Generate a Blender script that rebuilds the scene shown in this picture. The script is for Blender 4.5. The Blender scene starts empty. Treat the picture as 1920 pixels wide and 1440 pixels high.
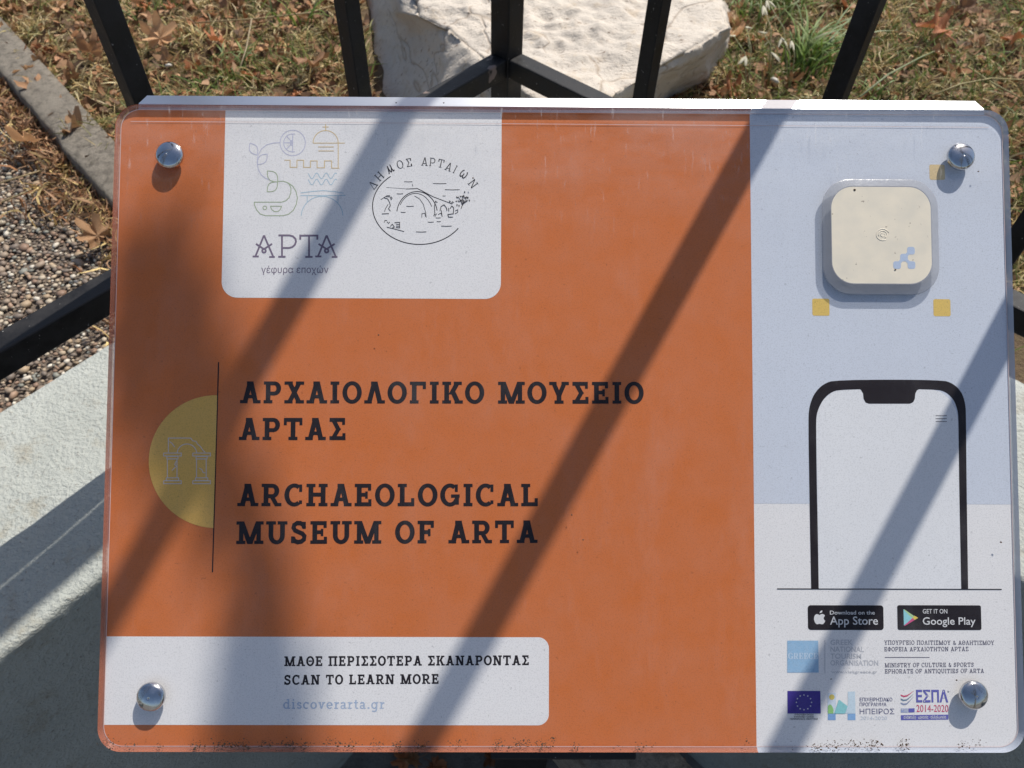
import bpy, bmesh, math, random
import numpy as np
from mathutils import Vector, Matrix, noise

random.seed(7); rng = np.random.default_rng(11)
scene = bpy.context.scene
COL = scene.collection

# ------------------------------------------------------------------ camera, sky, sun
CAM_Z = 1.23
CAMM = np.array([[0.99945922, -0.03288264, 0.0],
                 [0.02533717, 0.77011659, 0.63739977],
                 [0.02095939, 0.63705507, -0.77053328]])   # columns: right, up, forward
FPX = 1397.0
ORG = np.array([0, 0, CAM_Z])
cd = bpy.data.cameras.new('camera'); cam = bpy.data.objects.new('camera', cd); COL.objects.link(cam)
r_, u_, f_ = CAMM[:, 0], CAMM[:, 1], CAMM[:, 2]
u2 = u_ - f_ * (u_ @ f_); u2 /= np.linalg.norm(u2); f2 = f_ / np.linalg.norm(f_); r2 = np.cross(f2, u2)
m = Matrix([[r2[i], u2[i], -f2[i], ORG[i]] for i in range(3)] + [[0, 0, 0, 1]])
cam.matrix_world = m
cd.sensor_width = 36; cd.lens = 36 * FPX / 1920; cd.clip_start = 0.01; cd.clip_end = 400
cd.dof.use_dof = True; cd.dof.focus_distance = 0.345; cd.dof.aperture_fstop = 22
scene.camera = cam

SUN = np.array([0.29845, 0.46187, 0.83523])
sun_elev = math.asin(SUN[2]); sun_az = math.atan2(SUN[0], SUN[1])
world = bpy.data.worlds.new('World'); scene.world = world; world.use_nodes = True
wn = world.node_tree.nodes; wl = world.node_tree.links
bgn = wn['Background']; sky = wn.new('ShaderNodeTexSky'); sky.sky_type = 'NISHITA'; sky.sun_disc = False
sky.sun_elevation = sun_elev; sky.sun_rotation = sun_az; sky.air_density = 1.0; sky.dust_density = 1.8
wl.new(sky.outputs[0], bgn.inputs[0]); bgn.inputs[1].default_value = 0.11
sl = bpy.data.lights.new('sun', 'SUN'); sl.energy = 4.9; sl.angle = math.radians(0.53); sl.color = (1.0, 0.955, 0.88)
so = bpy.data.objects.new('sun', sl); COL.objects.link(so)
so.rotation_euler = Vector(SUN).to_track_quat('Z', 'Y').to_euler(); so.location = (2, 3, 6)
scene.view_settings.view_transform = 'Standard'; scene.view_settings.look = 'None'
scene.view_settings.exposure = 0.08; scene.view_settings.gamma = 1.0
scene.view_settings.use_curve_mapping = False
scene.render.engine = 'CYCLES'
scene.cycles.max_bounces = 8; scene.cycles.transparent_max_bounces = 16

# ------------------------------------------------------------------ geometry of the place
PC = np.array([0.0243081, 0.20560934, -0.27570862]) + ORG        # panel centre
PX = np.array([0.9995691, 0.02632609, 0.01298303])
PY = np.array([-0.02884518, 0.79900975, 0.60062582])
PN = np.array([0.00543856, -0.60074151, 0.79942483])
PW, PH = 0.42, 0.2971
THK = 0.0026
Z_WALL = CAM_Z - 0.478; Z_GRAVEL = CAM_Z - 0.500; Z_GARDEN = CAM_Z - 0.487; Z_KERB = CAM_Z - 0.470
Z_RAIL = CAM_Z - 0.33

def ray(u, v): return CAMM @ np.array([(u - 960) / FPX, (720 - v) / FPX, 1.0])
def onz(u, v, z):
    d = ray(u, v); return ORG + d * ((z - CAM_Z) / d[2])
def PL(u, v, off=-THK):                      # sight line -> point on the panel's print plane (local metres)
    d = ray(u, v); q0 = PC + PN * off - ORG
    q = ORG + d * ((q0 @ PN) / (d @ PN)) - PC
    return np.array([q @ PX, q @ PY])

# ------------------------------------------------------------------ helpers
def tag(o, label=None, cat=None, group=None, kind=None):
    if label: o['label'] = label
    if cat: o['category'] = cat
    if group: o['group'] = group
    if kind: o['kind'] = kind
    return o
def empty(name, loc=(0, 0, 0), mat=None):
    o = bpy.data.objects.new(name, None); COL.objects.link(o); o.empty_display_size = .05
    if mat is not None: o.matrix_world = mat
    else: o.location = loc
    return o
def link(name, me, parent=None, inv=False):
    o = bpy.data.objects.new(name, me); COL.objects.link(o)
    if parent is not None:
        o.parent = parent
        if inv: o.matrix_parent_inverse = parent.matrix_world.inverted()
    return o
class MB:
    def __init__(s): s.v = []; s.f = []; s.mi = []; s.z = 0.0
    def add(s, vs, fs, mi=0):
        b = len(s.v); s.v += [tuple(float(c) for c in p) for p in vs]
        for f in fs: s.f.append(tuple(b + i for i in f)); s.mi.append(mi)
    def box(s, c, x, y, z, mi=0):            # c centre, x/y/z half vectors
        c, x, y, z = map(np.array, (c, x, y, z)); vs = []
        for k in (-1, 1):
            for a, b in ((-1, -1), (1, -1), (1, 1), (-1, 1)): vs.append(c + x * a + y * b + z * k)
        s.add(vs, [(3, 2, 1, 0), (4, 5, 6, 7), (0, 1, 5, 4), (1, 2, 6, 5), (2, 3, 7, 6), (3, 0, 4, 7)], mi)
    def tube(s, pts, rad, n=6, mi=0, cap=True):
        pts = [np.array(p, float) for p in pts]
        if not hasattr(rad, '__len__'): rad = [rad] * len(pts)
        rings = []; up = np.array([0.1, 0.2, 1.0])
        for i, p in enumerate(pts):
            d = pts[min(i + 1, len(pts) - 1)] - pts[max(i - 1, 0)]; d /= np.linalg.norm(d) + 1e-12
            a = np.cross(d, up)
            if np.linalg.norm(a) < .05: a = np.cross(d, [1, 0, 0])
            a /= np.linalg.norm(a); b = np.cross(d, a)
            rings.append([p + (a * math.cos(2 * math.pi * k / n) + b * math.sin(2 * math.pi * k / n)) * rad[i] for k in range(n)])
        vs = [q for r in rings for q in r]; fs = []
        for i in range(len(rings) - 1):
            for k in range(n): fs.append((i * n + k, i * n + (k + 1) % n, (i + 1) * n + (k + 1) % n, (i + 1) * n + k))
        if cap: fs.append(tuple(range(n))[::-1]); fs.append(tuple((len(rings) - 1) * n + k for k in range(n)))
        s.add(vs, fs, mi)
    def build(s, name, mat, parent=None, smooth=False, inv=False):
        me = bpy.data.meshes.new(name); me.from_pydata(s.v, [], s.f)
        for mm in (mat if isinstance(mat, (list, tuple)) else [mat]): me.materials.append(mm)
        if any(s.mi): me.polygons.foreach_set('material_index', s.mi)
        if smooth: me.polygons.foreach_set('use_smooth', [True] * len(me.polygons))
        me.update()
        return link(name, me, parent, inv)
def bevel(o, w=.001, seg=2):
    md = o.modifiers.new('bevel', 'BEVEL'); md.width = w; md.segments = seg; md.limit_method = 'ANGLE'; return o

# ------------------------------------------------------------------ materials
def newmat(name):
    mt = bpy.data.materials.new(name); mt.use_nodes = True
    nt = mt.node_tree; return mt, nt, nt.nodes, nt.links, nt.nodes['Principled BSDF']
def coords(nt, kind='Object', scale=1.0):
    tc = nt.nodes.new('ShaderNodeTexCoord'); mp = nt.nodes.new('ShaderNodeMapping')
    mp.inputs['Scale'].default_value = (scale,) * 3 if not hasattr(scale, '__len__') else scale
    nt.links.new(tc.outputs[kind], mp.inputs[0]); return mp.outputs[0]
def tex_noise(nt, vec, scale, detail=4, rough=.55):
    n = nt.nodes.new('ShaderNodeTexNoise'); n.inputs['Scale'].default_value = scale
    n.inputs['Detail'].default_value = detail; n.inputs['Roughness'].default_value = rough
    nt.links.new(vec, n.inputs['Vector']); return n.outputs['Fac']
def ramp(nt, fac, stops, interp='LINEAR'):
    r = nt.nodes.new('ShaderNodeValToRGB'); r.color_ramp.interpolation = interp; e = r.color_ramp.elements
    while len(e) > 1: e.remove(e[-1])
    e[0].position = stops[0][0]; c = stops[0][1]; e[0].color = (*c, 1) if hasattr(c, '__len__') else (c, c, c, 1)
    for p, c in stops[1:]:
        q = e.new(p); q.color = (*c, 1) if hasattr(c, '__len__') else (c, c, c, 1)
    nt.links.new(fac, r.inputs[0]); return r.outputs[0]
def mix(nt, fac, a, b, mode='MIX'):
    n = nt.nodes.new('ShaderNodeMix'); n.data_type = 'RGBA'; n.blend_type = mode
    for i, x in ((0, fac), (6, a), (7, b)):
        if hasattr(x, 'is_output') or isinstance(x, bpy.types.NodeSocket): nt.links.new(x, n.inputs[i])
        elif i == 0: n.inputs[0].default_value = x
        else: n.inputs[i].default_value = (*x, 1) if hasattr(x, '__len__') else (x, x, x, 1)
    return n.outputs[2]
def bump(nt, bs, h, strength, dist):
    b = nt.nodes.new('ShaderNodeBump'); b.inputs['Strength'].default_value = strength; b.inputs['Distance'].default_value = dist
    nt.links.new(h, b.inputs['Height']); nt.links.new(b.outputs[0], bs.inputs['Normal'])

PRINTS = {}
def print_mat(name, col, speck=0.5, fade=0.0):
    if name in PRINTS: return PRINTS[name]
    mt, nt, N, L, bs = newmat(name)
    v = coords(nt, 'Object')
    fine = tex_noise(nt, v, 1500, 3, .7); mid = tex_noise(nt, v, 60, 5, .6)
    c = mix(nt, ramp(nt, fine, [(.38, 0.0), (.50, 1.0)]), [x * (1 - .30 * speck) for x in col], col)
    sp = tex_noise(nt, v, 620, 2, .5)
    c = mix(nt, ramp(nt, sp, [(.70, 0.0), (.76, .75 * speck)]), c, [x * .3 for x in col])
    c = mix(nt, ramp(nt, mid, [(.3, 0.0), (.75, .22 * speck if max(col) > .3 else 0.0)]), c, [.5 * x + .27 for x in col])
    c = mix(nt, ramp(nt, tex_noise(nt, v, 9, 4, .55), [(.35, 0.0), (.7, .30 * speck)]), c, [x * .78 for x in col])
    if fade:
        c = mix(nt, ramp(nt, sp, [(.3, fade * .2), (.7, fade)]), c, (.62, .63, .66))
    L.new(c, bs.inputs['Base Color']); bs.inputs['Roughness'].default_value = .55
    bs.inputs['Specular IOR Level'].default_value = .25
    PRINTS[name] = mt; return mt
ORANGE = (0.585, 0.158, 0.040); WHITE = (.79, .775, .765); BLUEGREY = (.60, .64, .715); BLACK = (.014, .010, .013)
m_orange = print_mat('print_orange', ORANGE)
m_white = print_mat('print_white', WHITE)
m_blueg = print_mat('print_blue_grey', BLUEGREY)
m_ink = print_mat('print_ink', BLACK, .2)
m_inkgrey = print_mat('print_ink_grey', (.10, .095, .13), .3)
m_yel = print_mat('print_yellow', (.72, .50, .13))

def acrylic():
    mt, nt, N, L, bs = newmat('clear_acrylic'); N.remove(bs)
    out = N['Material Output']; v = coords(nt, 'Object')
    tr = N.new('ShaderNodeBsdfTransparent'); tr.inputs[0].default_value = (.985, .985, .99, 1)
    gl = N.new('ShaderNodeBsdfGlossy'); gl.inputs['Roughness'].default_value = .10
    lw = N.new('ShaderNodeLayerWeight'); pw = N.new('ShaderNodeMath'); pw.operation = 'POWER'; pw.inputs[1].default_value = 5.0
    L.new(lw.outputs['Facing'], pw.inputs[0]); fr = N.new('ShaderNodeMath'); fr.operation = 'MULTIPLY_ADD'; fr.inputs[1].default_value = .6; fr.inputs[2].default_value = .010
    lw.inputs['Blend'].default_value = .5; L.new(pw.outputs[0], fr.inputs[0])
    h = tex_noise(nt, v, 30, 3, .5)
    b = N.new('ShaderNodeBump'); b.inputs['Strength'].default_value = .15; b.inputs['Distance'].default_value = .002
    L.new(h, b.inputs['Height']); L.new(b.outputs[0], gl.inputs['Normal'])
    mx = N.new('ShaderNodeMixShader'); L.new(fr.outputs[0], mx.inputs[0]); L.new(tr.outputs[0], mx.inputs[1]); L.new(gl.outputs[0], mx.inputs[2])
    # dust and wiped scratches, plus a pale sheen painted in towards the top
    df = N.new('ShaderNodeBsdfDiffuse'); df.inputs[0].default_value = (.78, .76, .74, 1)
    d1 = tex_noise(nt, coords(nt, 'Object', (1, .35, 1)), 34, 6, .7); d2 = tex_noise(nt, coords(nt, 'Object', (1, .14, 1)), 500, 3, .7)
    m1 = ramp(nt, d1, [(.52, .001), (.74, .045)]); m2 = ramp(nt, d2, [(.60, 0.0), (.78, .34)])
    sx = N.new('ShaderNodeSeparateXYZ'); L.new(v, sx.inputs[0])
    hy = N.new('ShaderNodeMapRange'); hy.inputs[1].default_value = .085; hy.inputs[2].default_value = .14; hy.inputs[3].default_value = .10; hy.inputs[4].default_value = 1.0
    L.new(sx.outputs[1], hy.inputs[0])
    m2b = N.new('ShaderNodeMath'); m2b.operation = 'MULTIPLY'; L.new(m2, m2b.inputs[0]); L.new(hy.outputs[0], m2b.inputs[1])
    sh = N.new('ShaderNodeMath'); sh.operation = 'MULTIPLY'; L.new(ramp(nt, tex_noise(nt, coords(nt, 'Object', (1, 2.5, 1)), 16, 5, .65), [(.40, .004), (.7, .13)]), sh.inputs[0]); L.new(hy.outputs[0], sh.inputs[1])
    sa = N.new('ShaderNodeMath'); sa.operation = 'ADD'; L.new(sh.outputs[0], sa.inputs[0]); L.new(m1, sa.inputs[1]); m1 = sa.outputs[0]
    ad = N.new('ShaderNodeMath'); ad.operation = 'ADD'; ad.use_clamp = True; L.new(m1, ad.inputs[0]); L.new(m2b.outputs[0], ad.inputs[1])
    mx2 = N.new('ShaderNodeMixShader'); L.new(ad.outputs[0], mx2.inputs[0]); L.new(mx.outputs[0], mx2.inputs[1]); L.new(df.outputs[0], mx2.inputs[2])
    L.new(mx2.outputs[0], out.inputs[0]); return mt
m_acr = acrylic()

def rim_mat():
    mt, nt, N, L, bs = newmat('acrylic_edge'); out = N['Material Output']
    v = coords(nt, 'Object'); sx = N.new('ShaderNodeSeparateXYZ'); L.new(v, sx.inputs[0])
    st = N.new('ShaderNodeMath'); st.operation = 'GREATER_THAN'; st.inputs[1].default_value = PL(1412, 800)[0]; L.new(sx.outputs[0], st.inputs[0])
    c = mix(nt, st.outputs[0], (.46, .16, .09), (.55, .60, .70))  # print colours painted in for their reflection inside the edge
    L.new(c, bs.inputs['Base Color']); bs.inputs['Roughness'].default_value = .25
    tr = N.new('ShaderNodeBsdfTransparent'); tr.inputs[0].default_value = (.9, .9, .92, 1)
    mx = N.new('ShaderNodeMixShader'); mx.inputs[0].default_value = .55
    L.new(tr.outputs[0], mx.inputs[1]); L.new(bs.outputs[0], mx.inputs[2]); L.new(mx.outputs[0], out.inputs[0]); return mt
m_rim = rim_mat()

def metal(name, col, rough, noise_s=0, aniso=0):
    mt, nt, N, L, bs = newmat(name); bs.inputs['Metallic'].default_value = 1; bs.inputs['Base Color'].default_value = (*col, 1)
    bs.inputs['Roughness'].default_value = rough
    if noise_s:
        v = coords(nt, 'Object'); n = tex_noise(nt, v, noise_s, 5, .6)
        L.new(ramp(nt, n, [(.3, max(rough - .12, .03)), (.7, rough + .15)]), bs.inputs['Roughness'])
        L.new(mix(nt, ramp(nt, n, [(.35, 0.), (.7, 1.)]), [c * .82 for c in col], col), bs.inputs['Base Color'])
        bump(nt, bs, n, .15, .0006)
    return mt
m_chrome = metal('polished_steel', (.66, .66, .67), .11, 220)
m_alu = metal('brushed_aluminium', (.72, .74, .77), .30, 0)

def black_paint():
    mt, nt, N, L, bs = newmat('black_iron_paint')
    v = coords(nt, 'Object'); n = tex_noise(nt, v, 70, 6, .65); g = tex_noise(nt, v, 420, 3, .6)
    c = mix(nt, ramp(nt, n, [(.42, 0.), (.62, .8)]), (.007, .0065, .007), (.020, .019, .020))
    c = mix(nt, ramp(nt, g, [(.69, 0.), (.74, .8)]), c, (.30, .29, .28))
    c = mix(nt, ramp(nt, tex_noise(nt, v, 26, 3, .5), [(.715, 0.), (.73, 1.)]), c, (.20, .15, .13))
    L.new(c, bs.inputs['Base Color']); L.new(ramp(nt, n, [(.3, .42), (.7, .7)]), bs.inputs['Roughness']); bs.inputs['Specular IOR Level'].default_value = .32
    bump(nt, bs, g, .35, .0006); return mt
m_iron = black_paint()

def plaster():
    mt, nt, N, L, bs = newmat('white_rough_plaster')
    v = coords(nt, 'Object'); a = tex_noise(nt, v, 9, 6, .6); b = tex_noise(nt, v, 85, 6, .65); g = tex_noise(nt, v, 330, 4, .6)
    c = mix(nt, ramp(nt, a, [(.35, 0.), (.7, 1.)]), (.42, .435, .40), (.34, .355, .325))
    c = mix(nt, ramp(nt, g, [(.60, 0.), (.72, .75)]), c, (.20, .18, .15))
    c = mix(nt, ramp(nt, tex_noise(nt, v, 24, 5, .7), [(.56, 0.), (.72, .65)]), c, (.27, .23, .16))
    L.new(c, bs.inputs['Base Color']); bs.inputs['Roughness'].default_value = .9
    hh = mix(nt, .45, b, g); bump(nt, bs, hh, .9, .006); return mt
m_plaster = plaster()

def ground_mat(name, c1, c2, c3, s=30, bumpd=.01):
    mt, nt, N, L, bs = newmat(name); v = coords(nt, 'Object')
    a = tex_noise(nt, v, s, 8, .7); b = tex_noise(nt, v, s * 9, 5, .7); d = tex_noise(nt, v, s * .2, 3, .5)
    c = mix(nt, ramp(nt, b, [(.35, 0.), (.65, 1.)]), c1, c2); c = mix(nt, ramp(nt, a, [(.45, 0.), (.65, 1.)]), c, c3)
    c = mix(nt, ramp(nt, d, [(.3, 0.), (.8, .5)]), c, c1)
    L.new(c, bs.inputs['Base Color']); bs.inputs['Roughness'].default_value = .95
    bump(nt, bs, mix(nt, .5, a, b), 1.0, bumpd); return mt
m_soil = ground_mat('garden_soil', (.10, .062, .035), (.20, .135, .07), (.17, .14, .055), 25, .012)
m_mortar = ground_mat('gravel_mortar', (.17, .13, .10), (.25, .20, .155), (.11, .085, .065), 90, .004)
m_kerb = ground_mat('kerb_concrete', (.25, .215, .17), (.38, .335, .27), (.13, .11, .085), 110, .006)
m_street = ground_mat('street_concrete', (.16, .15, .14), (.22, .21, .19), (.12, .11, .10), 30, .004)

def attr_mat(name, rough=.75, spec=.3, trans=0):
    mt, nt, N, L, bs = newmat(name); a = N.new('ShaderNodeAttribute'); a.attribute_name = 'Col'
    v = coords(nt, 'Object'); n = tex_noise(nt, v, 300, 4, .6)
    c = mix(nt, ramp(nt, n, [(.3, .0), (.7, .35)]), a.outputs['Color'], (.03, .02, .012), 'MIX')
    L.new(c, bs.inputs['Base Color']); bs.inputs['Roughness'].default_value = rough; bs.inputs['Specular IOR Level'].default_value = spec
    if trans:
        t = N.new('ShaderNodeBsdfTranslucent'); L.new(c, t.inputs[0]); mx = N.new('ShaderNodeMixShader'); mx.inputs[0].default_value = trans
        L.new(bs.outputs[0], mx.inputs[1]); L.new(t.outputs[0], mx.inputs[2]); L.new(mx.outputs[0], N['Material Output'].inputs[0])
    return mt
m_blade = attr_mat('grass_blade', .55, .4, .25)
m_litter = attr_mat('leaf_litter', .7, .3, .15)
m_pebble = attr_mat('pebble', .6, .4)

def leaf_mat(name, c1, c2):
    mt, nt, N, L, bs = newmat(name); v = coords(nt, 'Object'); n = tex_noise(nt, v, 60, 5, .65)
    oi = N.new('ShaderNodeObjectInfo')
    c = mix(nt, ramp(nt, n, [(.35, 0.), (.7, 1.)]), c1, c2)
    hv = N.new('ShaderNodeHueSaturation'); mr = N.new('ShaderNodeMapRange'); mr.inputs[3].default_value = .6; mr.inputs[4].default_value = 1.25
    L.new(oi.outputs['Random'], mr.inputs[0]); L.new(mr.outputs[0], hv.inputs['Value']); L.new(c, hv.inputs['Color'])
    L.new(hv.outputs[0], bs.inputs['Base Color']); bs.inputs['Roughness'].default_value = .6
    bump(nt, bs, n, .5, .002)
    t = N.new('ShaderNodeBsdfTranslucent'); L.new(hv.outputs[0], t.inputs[0]); mx = N.new('ShaderNodeMixShader'); mx.inputs[0].default_value = .25
    L.new(bs.outputs[0], mx.inputs[1]); L.new(t.outputs[0], mx.inputs[2]); L.new(mx.outputs[0], N['Material Output'].inputs[0])
    return mt
m_leafs = [leaf_mat('dry_leaf_tan', (.50, .26, .12), (.66, .41, .22)), leaf_mat('dry_leaf_russet', (.38, .13, .05), (.54, .23, .10)),
           leaf_mat('dry_leaf_brown', (.30, .15, .07), (.48, .27, .14))]
m_greenleaf = leaf_mat('tree_leaf_green', (.06, .10, .03), (.10, .14, .04))

def marble():
    mt, nt, N, L, bs = newmat('weathered_marble'); v = coords(nt, 'Object')
    a = tex_noise(nt, v, 6, 7, .6); b = tex_noise(nt, v, 45, 6, .7); g = tex_noise(nt, coords(nt, 'Object', (1, 2.2, 1)), 130, 4, .7)
    c = mix(nt, ramp(nt, a, [(.35, 0.), (.65, 1.)]), (.61, .54, .455), (.52, .465, .40))
    c = mix(nt, ramp(nt, b, [(.54, 0.), (.68, .55)]), c, (.44, .34, .23))
    c = mix(nt, ramp(nt, g, [(.60, 0.), (.67, .9)]), c, (.18, .12, .08))
    w = N.new('ShaderNodeTexVoronoi'); w.feature = 'DISTANCE_TO_EDGE'; w.inputs['Scale'].default_value = 4.2
    wv = mix(nt, .12, coords(nt, 'Object'), N.new('ShaderNodeTexNoise').outputs['Color']); L.new(wv, w.inputs['Vector'])
    crack = ramp(nt, w.outputs['Distance'], [(.0, 1.), (.012, 0.)])
    c = mix(nt, mix(nt, .6, (0, 0, 0), crack), c, (.25, .18, .12))
    L.new(c, bs.inputs['Base Color']); bs.inputs['Roughness'].default_value = .8
    hh = mix(nt, .35, b, mix(nt, 1.0, g, ramp(nt, w.outputs['Distance'], [(.0, 0.), (.015, 1.)]), 'MULTIPLY')); bump(nt, bs, hh, .7, .009); return mt
m_marble = marble()
def bark():
    mt, nt, N, L, bs = newmat('plane_tree_bark'); v = coords(nt, 'Object'); n = tex_noise(nt, v, 12, 6, .6)
    L.new(ramp(nt, n, [(.4, (.16, .14, .10)), (.5, (.28, .26, .20)), (.6, (.12, .10, .07))]), bs.inputs['Base Color']); bs.inputs['Roughness'].default_value = .9; return mt
m_bark = bark()

# ------------------------------------------------------------------ vector drawing on the panel
class Draw(MB):
    """flat print: polygons in panel-local metres, each a hair above the last one"""
    def poly(s, pts, step=True):
        a = sum(pts[i][0] * pts[(i + 1) % len(pts)][1] - pts[(i + 1) % len(pts)][0] * pts[i][1] for i in range(len(pts)))
        if a < 0: pts = pts[::-1]
        s.add([(p[0], p[1], s.z) for p in pts], [tuple(range(len(pts)))]);
        if step: s.z += 1.5e-6
    def strip(s, L_, R_):
        n = len(L_); vs = [(p[0], p[1], s.z) for p in L_] + [(p[0], p[1], s.z) for p in R_]
        s.add(vs, [(i, n + i, n + i + 1, i + 1) for i in range(n - 1)]); s.z += 2e-6
    def stroke(s, pts, w, closed=False):
        P = [np.array(p[:2], float) for p in pts]
        if closed: P = P + [P[0]]
        n = len(P); Ls = []; Rs = []
        for i in range(n):
            if closed and i in (0, n - 1): d0 = P[n - 1] - P[n - 2]; d1 = P[1] - P[0]
            else: d0 = P[i] - P[i - 1] if i else P[1] - P[0]; d1 = P[i + 1] - P[i] if i < n - 1 else P[i] - P[i - 1]
            d0 = d0 / (np.linalg.norm(d0) + 1e-12); d1 = d1 / (np.linalg.norm(d1) + 1e-12)
            n0 = np.array([-d0[1], d0[0]]); n1 = np.array([-d1[1], d1[0]]); nn = n0 + n1; l = np.linalg.norm(nn)
            nn = n1 if l < .3 else nn / l; k = 1 / max(nn @ n1, .5)
            Ls.append(P[i] + nn * w / 2 * k); Rs.append(P[i] - nn * w / 2 * k)
        s.strip(Ls, Rs)

def arc_pts(cx, cy, rx, ry, a0, a1, n=20):
    return [(cx + rx * math.cos(math.radians(a0 + (a1 - a0) * i / n)), cy + ry * math.sin(math.radians(a0 + (a1 - a0) * i / n))) for i in range(n + 1)]
def rrect(x0, y0, x1, y1, r, n=6, corners=(1, 1, 1, 1)):     # corners: BL BR TR TL
    out = []
    for (cx, cy, a, on, px, py) in ((x0 + r, y0 + r, 180, corners[0], x0, y0), (x1 - r, y0 + r, 270, corners[1], x1, y0),
                                    (x1 - r, y1 - r, 0, corners[2], x1, y1), (x0 + r, y1 - r, 90, corners[3], x0, y1)):
        out += arc_pts(cx, cy, r, r, a, a + 90, n) if on else [(px, py)]
    return out

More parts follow.
